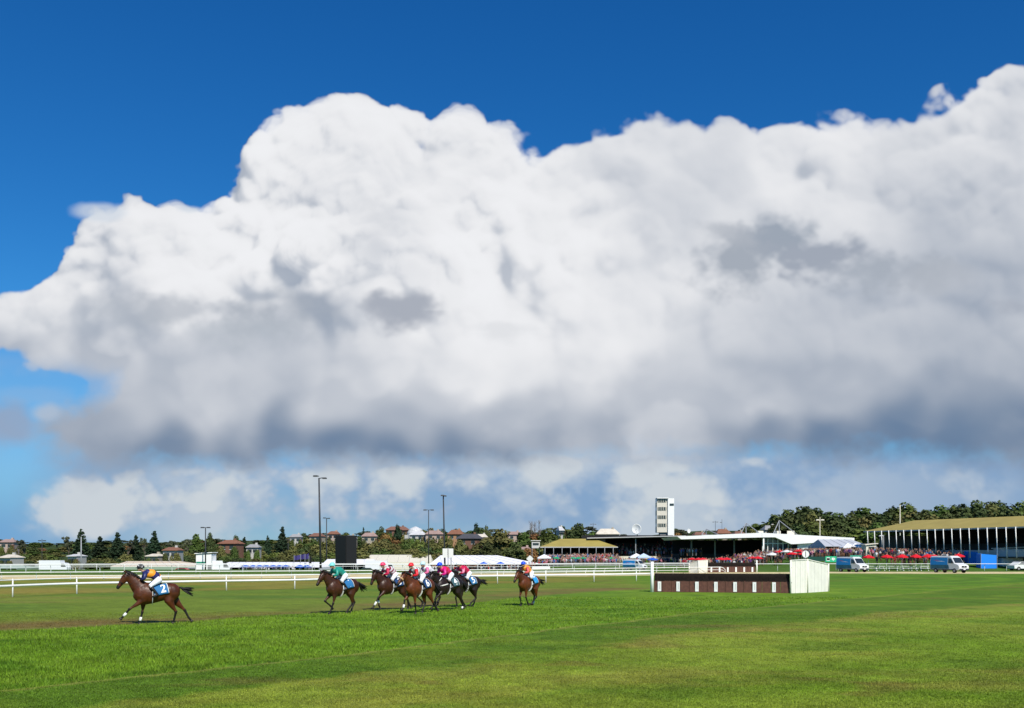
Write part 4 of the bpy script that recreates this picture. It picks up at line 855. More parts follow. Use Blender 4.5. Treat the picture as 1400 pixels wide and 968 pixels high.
# ---------------------------------------------------------------- vans
def van(label, pos, rz, body2, sc=1.0):
    t = thing('van', label, 'van', pos, rz); t.scale = (sc,) * 3
    W = 1.0; prof = [(-2.9, .42), (2.62, .42), (2.95, .55), (3.0, .95), (2.86, 1.22), (2.05, 1.50), (1.38, 2.42), (1.05, 2.58), (-2.75, 2.62), (-2.93, 2.45), (-2.98, 1.2)]
    m = MB(); n = len(prof)
    rings = []
    for y, k in ((-W, .0), (-W * .97, .04), (W * .97, .04), (W, .0)):
        pass
    def ring(y, inset): return [(x - inset * (1 if x > 0 else -1), y, z - inset * (.8 if z > 1.4 else -.3)) for x, z in prof]
    rr = [ring(-W + .0, .07), ring(-W + .05, 0), ring(W - .05, 0), ring(W, .07)]
    def tum(p): x, y, z = p; return (x, y * (1 - .10 * max(0, z - 1.25) / 1.35), z)
    vs = [tum(p) for q in rr for p in q]; fs = [tuple(range(n - 1, -1, -1)), tuple(range(3 * n, 4 * n))] + [(j * n + i, j * n + (i + 1) % n, (j + 1) * n + (i + 1) % n, (j + 1) * n + i) for j in range(3) for i in range(n)]
    m.add(vs, fs); m.build('body', mat('white_car_paint', (.72, .73, .74), .25, spec=.5), t, False)
    def side(name, pts, mm, th=.02, sides=(-1, 1), par=t):
        for s in sides:
            q = MB(); A = [tum((x, s * (W + .006), z)) for x, z in pts]; Bq = [(x, y + s * th, z) for x, y, z in A]; k = len(pts)
            q.add(A + Bq, [tuple(range(k - 1, -1, -1)), tuple(range(k, 2 * k))] + [(i, (i + 1) % k, (i + 1) % k + k, i + k) for i in range(k)]); o = q.build(name, mm, par)
        return o
    side('wrap_panel', [(-2.86, 1.25), (.62, 1.25), (.62, 2.38), (-2.72, 2.42), (-2.84, 2.3)], body2[0]); side('wrap_panel', [(-2.86, .62), (.95, .62), (.80, 1.245), (-2.86, 1.245)], body2[1])
    side('sill_panel', [(-2.80, .44), (2.3, .44), (2.3, .58), (-2.80, .58)], mat('dark_lower_trim', (.03, .035, .045), .6))
    side('side_window', [(.78, 1.50), (1.86, 1.50), (1.33, 2.22), (.78, 2.30)], M_GLASS)
    side('logo_stroke', [(-2.3, 1.95), (-1.6, 2.02), (-.9, 1.92), (-1.6, 1.94)], mat('red_logo', (.6, .03, .04), .5), .026); side('logo_stroke', [(-1.9, 1.78), (-.6, 1.84), (.2, 1.72), (-.7, 1.76)], M_WHITE, .026)
    q = MB(); a = [(2.02, 1.53), (1.40, 2.38)]; off = Vector((.83, 0, .56)) * .03
    A = [Vector((2.02, -.86, 1.54)), Vector((2.02, .86, 1.54)), Vector((1.42, .78, 2.37)), Vector((1.42, -.78, 2.37))]; q.add([p + off * .4 for p in A] + [p + off for p in A], [(3, 2, 1, 0), (4, 5, 6, 7), (0, 1, 5, 4), (1, 2, 6, 5), (2, 3, 7, 6), (3, 0, 4, 7)]); q.build('windscreen', M_GLASS, t)
    q = MB(); q.box((3.0, 0, .98), (.06, 1.0, .26)); g = q.build('grille', M_BLACK, t); q = MB(); q.tube([(3.03, 0, .98), (3.05, 0, .98)], .10, 16); q.build('badge', M_GREY, g)
    q = MB(); q.box((2.98, 0, .55), (.16, 1.86, .24)); bu = q.build('bumper', mat('dark_lower_trim', (.03, .035, .045), .6), t); q = MB(); q.box((3.07, 0, .56), (.02, .44, .12)); q.build('number_plate', M_WHITE, bu)
    for s in (-1, 1):
        q = MB(); q.ball((2.86, s * .78, 1.02), (.12, .17, .17), 10, 6); q.build('headlight', mat('lamp_glass', (.55, .58, .6), .1), t, True)
        q = MB(); q.tube([(1.75, s * .98, 1.52), (1.78, s * 1.2, 1.6)], .03, 5); q.box((1.78, s * 1.22, 1.68), (.10, .16, .36)); q.build('mirror', M_BLACK, t)
        for x in (-1.75, 2.02):
            q = MB(); q.tube([(x, s * .80, .35), (x, s * 1.03, .35)], .36, 20); w = q.build('wheel', mat('tyre_rubber', (.012, .012, .012), .8), t); q = MB(); q.tube([(x, s * 1.025, .35), (x, s * 1.045, .35)], .20, 14); q.build('rim', M_GREY, w)
    q = MB(); q.box((-.6, 0, 2.63), (3.2, 1.5, .05)); q.build('roof_rack', M_WHITE, t)
    return t
VB = (mat('van_blue_wrap', (.01, .22, .58), .3, spec=.5), mat('van_teal_wrap', (.04, .16, .22), .3, color2=(.02, .09, .15), scale=1.2))
g = G(1165, 782.0); van('blue wrapped white van on the sand track, just right of the hurdle wing', g, R(-66), VB, .84)
g = G(1297.5, 783.0); van('blue wrapped white van on the sand track at the right, before the long grandstand', g, R(-68), VB, .90)
g = G(868, 779.6); van('distant blue and white van parked beyond the rail left of the near hurdle', Vector((g.x, g.y, 0)), R(-40), VB, .66)
# white and blue canopy tent
def gazebo(label, px, py, Y, w, mm, name='gazebo'):
    x = X_(px, Y); g = gz1(x, Y); t = thing(name, label, 'gazebo', (x, Y, g)); h = max(2.0, Z_(py, Y) - g - .8)
    m = MB(); m.add([(-w, -w, h), (w, -w, h), (w, w, h), (-w, w, h), (0, 0, h + .8), (-w, -w, h - .25), (w, -w, h - .25), (w, w, h - .25), (-w, w, h - .25)], [(0, 1, 4), (1, 2, 4), (2, 3, 4), (3, 0, 4), (5, 6, 1, 0), (6, 7, 2, 1), (7, 8, 3, 2), (8, 5, 0, 3)]); m.build('canopy', mm, t)
    for sx in (-1, 1):
        for sy in (-1, 1): m = MB(); m.tube([(sx * w * .97, sy * w * .97, 0), (sx * w * .97, sy * w * .97, h)], .04, 6); m.build('leg', M_GREY, t)
gazebo('white pointed canopy below the cream banner wall', 870, 760.5, 214, 1.5, CANV); gazebo('white pointed canopy right of the other below the banner wall', 880, 762.5, 210, 1.4, mat('pale_blue_canvas', (.45, .55, .68), .8))
gazebo('small white peaked awning, left of the pair before the grey marquee', 1159, 744, 196, 1.3, CANV); gazebo('small white peaked awning, right of the pair before the grey marquee', 1169, 743.5, 196, 1.3, CANV); gazebo('white peaked awning at the right end of the grey marquee', 1178, 744.5, 195, 1.0, CANV)
gazebo('white pointed canopy at the left end of the dense crowd', 744, 762.5, 238, 1.6, CANV)
# dark banners on poles and feather flags before the left marquee
def flag(label, px, y0, y1, Y, mm, w):
    x = X_(px, Y); g = gz1(x, Y); t = thing('flag', label, 'flag', (x, Y, g)); m = MB(); z1 = Z_(y0, Y) - g; z0 = Z_(y1, Y) - g
    m.tube([(0, 0, 0), (0, 0, z1)], .05, 6); m.build('pole', M_GREY, t)
    m = MB(); vs = []
    for i in range(7):
        for j in (0, 1): vs.append((w * i / 6, .12 * math.sin(i * 1.4), z1 - .05 - (z1 - z0) * j - .1 * math.sin(i * .8)))
    m.add(vs, [(2 * i, 2 * i + 1, 2 * i + 3, 2 * i + 2) for i in range(6)]); m.build('cloth', mm, t)
FN = mat('dark_violet_flag', (.05, .04, .16), .8)
flag('dark violet flag left of the three behind the blue umbrellas', 402, 759, 765, 212, FN, 1.3); flag('dark violet flag in the middle of the three behind the blue umbrellas', 411, 757.5, 764, 212, FN, 1.0); flag('dark violet flag right of the three, left of the tallest mast', 417, 757, 764, 212, FN, .8); flag('dark leaning feather flag left of the tallest mast', 422.5, 760, 771, 208, M_BLACK, .5)
# parked cars and trucks by the sheds
def car(label, px, Y, c, rz, kind='car'):
    x = X_(px, Y); t = thing('parked_' + kind, label, kind, (x, Y, gz1(x, Y)), rz)
    prof = [(-2.1, .35), (2.1, .35), (2.15, .75), (1.2, .92), (.55, 1.40), (-1.0, 1.42), (-1.7, .95), (-2.15, .85)] if kind == 'car' else [(-3.2, .5), (3.0, .5), (3.0, 1.4), (2.5, 2.3), (1.6, 2.4), (1.5, 2.9), (-3.2, 2.9)]
    W = .85 if kind == 'car' else 1.1; m = MB(); m.prism(prof, (0, -W, 0), (1, 0, 0), (0, 2 * W, 0)); m.build('body', c, t)
    gl = [(.45, .96), (1.0, .96), (.5, 1.33), (-.9, 1.34), (-1.45, .98)] if kind == 'car' else [(1.7, 1.5), (2.8, 1.5), (2.4, 2.2), (1.7, 2.2)]
    gl = [gl[1], gl[2], gl[3], gl[4]] if kind == 'car' else gl
    m = MB(); m.prism(gl, (0, -W - .012, 0), (1, 0, 0), (0, 2 * W + .024, 0)); m.build('window', M_GLASS, t)
    for s in (-1, 1):
        for xx in (-1.35, 1.35) if kind == 'car' else (-2.2, 2.2): m = MB(); m.tube([(xx, s * (W - .18), .33), (xx, s * (W + .02), .33)], .33, 14); w = m.build('wheel', mat('tyre_rubber', (.012, .012, .012), .8), t); m = MB(); m.tube([(xx, s * (W + .022), .33), (xx, s * (W + .03), .33)], .17, 10); m.build('rim', M_GREY, w)
car('dark red parked car by the cream roofed green shed', 251, 208, mat('red_car_paint', (.35, .01, .02), .3), 0); car('white parked car just right of the red car', 264, 212, mat('white_car_paint', (.72, .73, .74), .25), .2)
car('white box truck right of the white judges box', 294, 212, mat('white_car_paint', (.72, .73, .74), .25), .3, 'truck'); car('white truck parked before the cream gabled shed', 520, 215, mat('white_car_paint', (.72, .73, .74), .25), .1, 'truck'); car('dark green parked car behind the bunch, right of the black board', 503, 210, mat('dark_green_paint', (.02, .06, .05), .3), .1)
car('small white truck by the green buildings at the left', 76, 222, mat('white_car_paint', (.72, .73, .74), .25), .0, 'truck'); car('white parked car at the lower right edge by the trailer', 1398, 158, mat('white_car_paint', (.72, .73, .74), .25), .2)
# advertising boards low on the left straight
def hoard(px0, px1, py0, py1, Y, lab, mm):
    banner(lab, px0, px1, py0, py1, Y, mm, 'hoarding')
hoard(727, 752, 774.5, 778.5, 150, 'low white hoarding with dark lettering right of the last horse', M_WHITE)
# ---------------------------------------------------------------- trees
def leafmat(name, c, c2):
    m = mat(name, c, .75, color2=c2, scale=.9, spec=.15, objvar=.28); return m
LF = {'dark': leafmat('dark_green_leaves', (.036, .054, .018), (.070, .095, .028)), 'olive': leafmat('olive_leaves', (.085, .092, .026), (.140, .135, .042)), 'mid': leafmat('mid_green_leaves', (.050, .082, .018), (.095, .135, .030)),
      'pine': leafmat('pine_needles', (.012, .028, .012), (.026, .046, .020)), 'rust': leafmat('russet_leaves', (.13, .07, .025), (.20, .11, .04)), 'gum': leafmat('grey_gum_leaves', (.05, .065, .038), (.09, .10, .055))}
BARK = mat('grey_bark', (.12, .10, .08), .9, var=.2, scale=3)
def leaf_mesh(name, blobs, n, size, seed, flat=.5, shell=.55):
    rs = np.random.RandomState(seed); B = np.array(blobs, float); vol = (B[:, 3] * B[:, 4])**1.0; pick = rs.choice(len(B), n, p=vol / vol.sum()); b = B[pick]
    d = rs.normal(size=(n, 3)); d /= np.linalg.norm(d, axis=1)[:, None]; r = shell + (1 - shell) * rs.uniform(0, 1, n)**.7
    r *= rs.uniform(.86, 1.12, n)
    c = b[:, :3] + d * r[:, None] * np.stack([b[:, 3], b[:, 3], b[:, 4]], 1)
    nrm = d + rs.normal(scale=.65, size=(n, 3)); nrm[:, 2] += .35; nrm /= np.linalg.norm(nrm, axis=1)[:, None]
    t = np.cross(nrm, rs.normal(size=(n, 3))); t /= np.linalg.norm(t, axis=1)[:, None]; w = np.cross(nrm, t); s = (size * rs.uniform(.5, 1.3, n))[:, None]
    co = np.stack([c - t * s * .6 - w * s * .4, c + t * s * .6 - w * s * .5, c + t * s * .4 + w * s * .6, c - t * s * .5 + w * s * .4], 1).reshape(-1, 3).astype(np.float32)
    me = bpy.data.meshes.new(name); me.vertices.add(len(co)); me.vertices.foreach_set('co', co.ravel()); q = np.arange(n * 4, dtype=np.int32); me.loops.add(n * 4); me.loops.foreach_set('vertex_index', q)
    me.polygons.add(n); me.polygons.foreach_set('loop_start', np.arange(0, n * 4, 4, dtype=np.int32)); me.polygons.foreach_set('loop_total', np.full(n, 4, np.int32)); me.update(); me.validate(); return me
def proto(kind, v):                          # unit trees 10 m tall
    r = random.Random(kind + str(v)); bl = []; tr = MB()
    if kind == 'broad':
        H0 = 2.0; n = 15
        for i in range(n):
            a = r.uniform(0, 6.28); q = r.uniform(0, 1)**.6 * 3.6; z = r.uniform(2.6, 8.4 - q * .75); bl.append((q * math.cos(a), q * math.sin(a), z, r.uniform(1.1, 2.0), r.uniform(.9, 1.5)))
        bl.append((0, 0, 5, 2.8, 2.9)); bl.append((.5, .3, 8.1, 1.5, 1.5)); num, sz = 2300, .50
    elif kind == 'pine':
        for k in range(9):
            z = 1.6 + k * .92; rad = 3.0 * (1 - (z / 10.6)**1.25) * r.uniform(.85, 1.1)
            for j in range(5): a = j * 1.256 + k * .7; bl.append((rad * .6 * math.cos(a), rad * .6 * math.sin(a), z + r.uniform(-.2, .2), max(.35, rad * .5), .48))
        bl.append((0, 0, 9.6, .35, .7)); bl.append((0, 0, 4.5, 1.5, 3.6)); num, sz = 2000, .36
    elif kind == 'gum':
        for i in range(8):
            a = r.uniform(0, 6.28); q = r.uniform(.6, 3.6); bl.append((q * math.cos(a), q * math.sin(a), r.uniform(7.0, 9.2) - q * .25, r.uniform(.8, 1.5), r.uniform(.35, .6)))
        bl.append((r.uniform(-.8, .8), 0, 5.4, .9, .5)); num, sz = 900, .36
    elif kind == 'bush':
        for i in range(9): a = r.uniform(0, 6.28); q = r.uniform(0, 4.2); bl.append((q * math.cos(a), q * math.sin(a) * .6, r.uniform(1.5, 6.6 - q * .7), r.uniform(1.8, 2.8), r.uniform(1.5, 2.4)))
        bl.append((0, 0, 2.6, 4.4, 2.7)); num, sz = 2000, .55
    me = leaf_mesh(kind + '_crown', bl, num, sz, v + 3)
    lean = r.uniform(-.4, .4); top = {'broad': 6.5, 'pine': 9.5, 'gum': 7.2, 'bush': 3.0}[kind]
    tr.tube([(0, 0, -1.0), (lean * .3, 0, top * .4), (lean, .1, top * .75), (lean * .6, 0, top)], [.34, .24, .15, .05] if kind != 'bush' else [.2, .16, .1, .04], 7)
    for x, y, z, a, b in bl[:7]: s = z * .5; tr.tube([(lean * .4, 0, s), (x * .5, y * .5, (s + z) / 2), (x, y, z)], [.13, .08, .03], 5)
    return me, tr.mesh(kind + '_trunk', BARK)
PR = {(k, v): proto(k, v) for k, n in (('broad', 4), ('pine', 2), ('gum', 2), ('bush', 2)) for v in range(n)}
_crown = {}
NAMES = {'broad': 'broadleaf_tree', 'pine': 'conifer_tree', 'gum': 'gum_tree', 'bush': 'bush'}
trr = random.Random(77)
def tree(kind, px, ytop, Y, wpx, leaf, label, group, zsink=0.0):
    v = trr.randrange(4 if kind == 'broad' else 2); me, tm = PR[(kind, v)]; key = (kind, v, leaf)
    if key not in _crown: c = me.copy(); c.materials.append(LF[leaf]); _crown[key] = c
    x = X_(px, Y); g = gz1(x, Y) - zsink; H = max(2.5, Z_(ytop, Y) - g); W = wpx * Y / FOC
    t = thing(NAMES[kind], label, 'bush' if kind == 'bush' else 'tree', (x, Y, g), trr.uniform(0, 6.28), group)
    base = {'broad': 9.0, 'pine': 4.3, 'gum': 8.2, 'bush': 11.0}[kind]; hh = {'broad': 9.7, 'pine': 10.3, 'gum': 9.6, 'bush': 7.4}[kind]
    t.scale = (W / base, W / base, H / hh)
    for nm, d in (('crown', _crown[key]), ('trunk', tm)): o = bpy.data.objects.new(nm, d); COL.objects.link(o); o.parent = t
# named trees of the skyline: kind, px, top, Y, width px, leaf, label
for a in [
 ('pine', 111, 723, 330, 26, 'pine', 'tallest dark conifer on the left, rising behind the plain grey pole'), ('pine', 137, 732, 345, 24, 'pine', 'squat dark conifer just right of the tallest one on the left'),
 ('pine', 161, 726.5, 340, 24, 'pine', 'dark conifer above the head of the lead horse'), ('pine', 186, 730, 350, 18, 'pine', 'slim dark conifer above the lead jockey'), ('pine', 211, 724.5, 335, 24, 'pine', 'tall dark conifer right of the lead jockey'),
 ('pine', 386, 718.5, 345, 22, 'pine', 'tall dark conifer midway between lead horse and tallest mast'), ('pine', 366, 732, 355, 13, 'pine', 'small pointed conifer left of the tall one by the tallest mast'), ('pine', 334, 733, 350, 15, 'pine', 'small conifer right of the terracotta roofed house'),
 ('gum', 94, 730, 330, 20, 'gum', 'thin flat topped gum tree left of the tallest conifer'), ('gum', 34, 735, 340, 22, 'gum', 'open crowned gum tree on the skyline at the far left'), ('gum', 175, 735, 345, 18, 'gum', 'open gum tree between two conifers above the lead jockey'), ('gum', 198, 733, 350, 16, 'gum', 'wispy gum tree left of the conifer right of the lead jockey'),
 ('gum', 236, 737, 350, 22, 'gum', 'open gum tree above the small orange roofed house'), ('gum', 255, 736, 350, 18, 'gum', 'open gum tree left of the judges box skyline'), ('broad', 288, 727.5, 360, 22, 'dark', 'rounded dark tree on the skyline above the judges box'), ('broad', 322, 730.5, 370, 22, 'dark', 'rounded tree behind the terracotta roofed house'),
 ('broad', 268, 729.5, 365, 30, 'mid', 'wide green tree on the skyline left of the judges box mast'), ('broad', 543, 715.5, 440, 19, 'pine', 'round dark tree on the ridge above the pink capped jockey'), ('broad', 521, 719.5, 450, 20, 'dark', 'low round tree on the ridge left of the roundest dark tree'),
 ('pine', 497, 720, 460, 8, 'pine', 'thin spiky conifer on the ridge right of the black board'), ('broad', 652, 714.5, 430, 20, 'pine', 'round dark tree on the ridge right of the orange brick house'), ('broad', 664, 718, 430, 18, 'dark', 'second round tree on the ridge right of the orange brick house'),
 ('broad', 684, 723, 330, 66, 'olive', 'big spreading olive tree above the white marquee end'), ('broad', 716, 727, 325, 54, 'mid', 'big green tree above the last jockey'), ('broad', 750, 722, 360, 46, 'mid', 'broad green tree left of the white chimneyed house'), ('broad', 790, 714.5, 390, 40, 'dark', 'dense dark tree on the ridge above the left olive roof'),
 ('broad', 808, 726, 330, 44, 'mid', 'bushy green tree right above the left olive roof'), ('rust', 0, 0, 0, 0, 0, 0),
 ('broad', 628, 736, 300, 30, 'olive', 'olive tree just left of the notice board'), ('broad', 592, 735, 310, 34, 'olive', 'olive tree behind the thin grey lamp mast'), ('broad', 614, 744, 285, 30, 'dark', 'dark low tree behind the notice board'),
 ('bush', 724, 748, 290, 34, 'rust', 'russet bush beneath the look out box'), ('broad', 704, 742, 288, 44, 'dark', 'dark bushy tree above the white marquee point'), ('broad', 668, 741, 285, 46, 'dark', 'dark bushy tree behind the long white marquee'),
 ]:
    if a[0] == 'rust': continue
    kind, px, yt, Y, w, lf, lab = a; tree(kind, px, yt, Y, w, lf, lab, None)
PROF = [(-60, 738), (0, 739), (20, 740), (45, 742), (70, 744), (85, 745), (110, 738), (130, 740), (160, 740), (190, 742), (220, 742), (245, 740), (262, 735), (290, 735), (310, 740), (330, 739), (350, 738), (370, 740), (395, 734), (420, 729), (445, 729), (470, 730), (495, 726), (520, 724), (545, 726), (580, 724), (620, 726), (650, 722), (680, 727), (700, 729), (740, 724), (770, 719), (800, 721), (815, 728), (840, 733), (870, 732), (900, 733), (925, 725), (960, 727), (1000, 726), (1030, 718), (1050, 722), (1070, 720)]
PX_, PY_ = [p[0] for p in PROF], [p[1] for p in PROF]
zones = [(-80, 150, 'below the tallest conifers'), (150, 300, 'behind the lead horse'), (300, 460, 'left of the black board'), (460, 600, 'above the bunch of horses'), (600, 740, 'above the long white marquee'), (740, 900, 'behind the left olive roof'), (900, 1075, 'behind the white pavilion')]
KN = {'dark': 'dark green', 'olive': 'olive green', 'mid': 'mid green', 'rust': 'russet', 'gum': 'grey green'}
def zone(px): return [z for z in zones if z[0] <= px < z[1]][0][2]
hill_taken = []
def hill_row(Y, dy, step, w, kinds, x0=-80, x1=1074, jit=4):
    px = x0 + trr.uniform(0, step)
    while px < x1:
        yt = float(np.interp(px, PX_, PY_)) + dy + trr.uniform(-2, 3); k, lf = trr.choice(kinds); Yq = Y + trr.uniform(-14, 14)
        if px > 820 and dy > 12: px += step; continue
        wt = w * trr.uniform(.75, 1.3)
        if not any(abs(px - a) < b + wt * .36 and yt < c + 1 and Yq < 440 for a, b, c in KEEP):
            z = zone(min(1074, max(-80, px))); kn = {'broad': 'rounded', 'gum': 'open crowned', 'bush': 'low bushy', 'pine': 'conical'}[k]
            tree(k, px, yt, Yq, wt, lf, '%s %s tree %s' % (kn, KN[lf], z), '%s %s trees %s' % (kn, KN[lf], z))
        px += step * trr.uniform(.7, 1.3)
KEEP = [(208, 9, 760), (99, 7, 761), (345, 8, 750), (478, 7, 738), (455, 7, 733), (431, 8, 735), (958, 8, 732), (990, 8, 730), (658, 8, 735), (717, 9, 752), (570, 10, 733), (594, 11, 733), (543, 14, 726), (312, 16, 744), (405, 10, 732), (432, 9, 731), (560, 14, 726), (590, 14, 731), (622, 13, 732), (642, 17, 742), (705, 12, 732), (768, 8, 728), (815, 14, 730), (233, 12, 752), (505, 9, 733), (9, 10, 740)]
KA = [('broad', 'dark'), ('broad', 'olive'), ('broad', 'mid'), ('gum', 'gum'), ('broad', 'dark')]; KB = [('broad', 'dark'), ('broad', 'olive'), ('broad', 'mid'), ('bush', 'olive'), ('bush', 'rust'), ('broad', 'olive')]; KC = [('bush', 'dark'), ('bush', 'mid'), ('broad', 'dark'), ('broad', 'olive'), ('bush', 'olive')]
hill_row(540, -1, 15, 30, KA); hill_row(450, 4, 16, 32, KB); hill_row(385, 9, 17, 36, KB, x1=830); hill_row(335, 15, 18, 40, KC, x1=760); hill_row(300, 23, 19, 42, KC, x1=740); hill_row(278, 30, 22, 44, KC, x0=-60, x1=600)
# the tall dark pines behind the right grandstand
RP = [(1060, 706), (1066, 700), (1078, 695), (1092, 691), (1105, 692), (1118, 694), (1132, 699), (1146, 699), (1160, 701), (1172, 698), (1184, 693), (1196, 700), (1210, 701), (1222, 693), (1235, 688), (1248, 692), (1262, 697), (1274, 694), (1288, 691), (1302, 690), (1318, 687), (1332, 684), (1350, 682), (1368, 684), (1384, 689), (1400, 685), (1420, 684), (1445, 686)]
for row, (Y, dy, w, ks) in enumerate(((395, 0, 52, [('broad', 'dark'), ('broad', 'mid'), ('broad', 'dark')]), (345, 8, 52, [('broad', 'dark'), ('broad', 'olive'), ('broad', 'dark')]), (300, 20, 56, [('broad', 'dark'), ('bush', 'dark'), ('broad', 'mid')]))):
    for i, (px, yt) in enumerate(RP):
        if row == 2 and (i % 2): continue
        k, lf = trr.choice(ks); z = 'behind the pavilion' if px < 1180 else 'behind the right grandstand'; rw = ('on skyline', 'in middle row', 'in front row')[row]
        tree(k, px + row * 5 + trr.uniform(-3, 3), yt + dy + trr.uniform(-1.5, 2), Y + trr.uniform(-12, 12), w * trr.uniform(.85, 1.2), lf, 'tall %s tree %s %s' % (KN[lf], rw, z), 'tall %s trees %s %s' % (KN[lf], rw, z))
# bare grey trees on the ridge
for i, px in enumerate((726, 731, 737)):
    Y = 470; x = X_(px, Y); g = gz1(x, Y); t = thing('bare_tree', ('leftmost', 'middle', 'rightmost')[i] + ' of the three bare grey trees on the ridge above the last horse', 'tree', (x, Y, g)); H = Z_(711.5 + (i == 1), Y) - g
    m = MB(); r = random.Random(i); m.tube([(0, 0, 0), (.1, 0, H * .5), (0, 0, H)], [.25, .18, .04], 6); m.build('trunk', BARK, t); m = MB()
    for k in range(60):
        z = r.uniform(.3, .9) * H; a = r.uniform(0, 6.28); L = r.uniform(.8, 2.0); m.tube([(0, 0, z), (L * .5 * math.cos(a), L * .5 * math.sin(a), z + L * .6), (L * .7 * math.cos(a), L * .7 * math.sin(a), z + L * 1.3)], [.06, .04, .015], 4)
    m.build('branches', mat('pale_twigs', (.22, .19, .17), .9), t)
# ---------------------------------------------------------------- houses on the hill
HW = {'white': (.42, .41, .38), 'cream': (.34, .30, .23), 'brick': (.17, .09, .06), 'orange': (.34, .19, .10), 'pink': (.38, .29, .24)}; HR = {'terra': (.22, .10, .06), 'dark': (.07, .07, .08), 'grey': (.30, .30, .30), 'cream': (.60, .54, .44), 'brown': (.20, .10, .07), 'white': (.52, .52, .52), 'pinkish': (.32, .22, .19)}
def short(l):
    for s in (' above', ' left of', ' right of', ' between', ' behind', ' at the', ' by the', ' just', ' on the'):
        if len(l.split()) > 11 and s in l: l = l.split(s)[0] if len(l.split(s)[0].split()) > 3 else l
    return l
def house(px, yr, ye, yb, wpx, Y, wl_, rf_, label, rz=0.0, shape='hip'):
    x = X_(px, Y); s = Y / FOC; g = gz1(x, Y); zb = Z_(yb, Y); base = min(g, zb) ; t = thing('house', label, 'house', (x, Y, base), R(rz)); L = wpx * s; D = max(6, L * .6); ze = Z_(ye, Y) - base; zr = Z_(yr, Y) - base
    wm = mat('wall_' + wl_, HW[wl_], .8, var=.06); rm = mat('roof_' + rf_, HR[rf_], .75, var=.12, scale=1.0)
    m = MB(); m.box((0, D / 2, ze / 2), (L * .9, D, ze)); m.build('wall', wm, t)
    m = MB()
    if shape == 'hip': hip_roof(m, -L / 2, L / 2, -.6, D + .6, ze, zr, L * .22, L * .22, .15)
    else:
        m.add([(-L / 2, -.5, ze), (L / 2, -.5, ze), (L / 2, D + .5, ze), (-L / 2, D + .5, ze), (-L * .05, -.5, zr), (-L * .05, D + .5, zr)], [(0, 1, 4), (1, 2, 5, 4), (2, 3, 5), (3, 0, 4, 5), (3, 2, 1, 0)])
    rf = m.build('roof', rm, t)
    m = MB(); m.box((L * .2, D * .5, zr), (.7, .7, 1.0)); m.build('chimney', wm, rf)
    n = max(2, int(L / 3.2)); zw = ze - 1.35
    for i in range(n):
        m = MB(); xx = -L * .4 + L * .8 * (i + .5) / n; m.box((xx, -.03, zw), (1.3, .08, 1.1)); w = m.build('window', M_GLASS, t); m = MB(); m.box((xx, -.08, zw - .6), (1.5, .1, .1)); m.build('sill', M_WHITE, w)
    for dxp in (-.32, .34): tree('bush', px + dxp * wpx, (ye * .62 + yb * .38) + trr.uniform(-.8, 1.2), Y - 10, wpx * .72, trr.choice(['dark', 'mid', 'olive']), ('left' if dxp < 0 else 'right') + ' bush before the ' + short(label), None)
    m = MB(); m.box((L * .42, -.03, 1.0 + ze - 2.9), (.9, .08, 2.0)); m.build('door', mat('brown_door', (.10, .05, .03), .6), t)
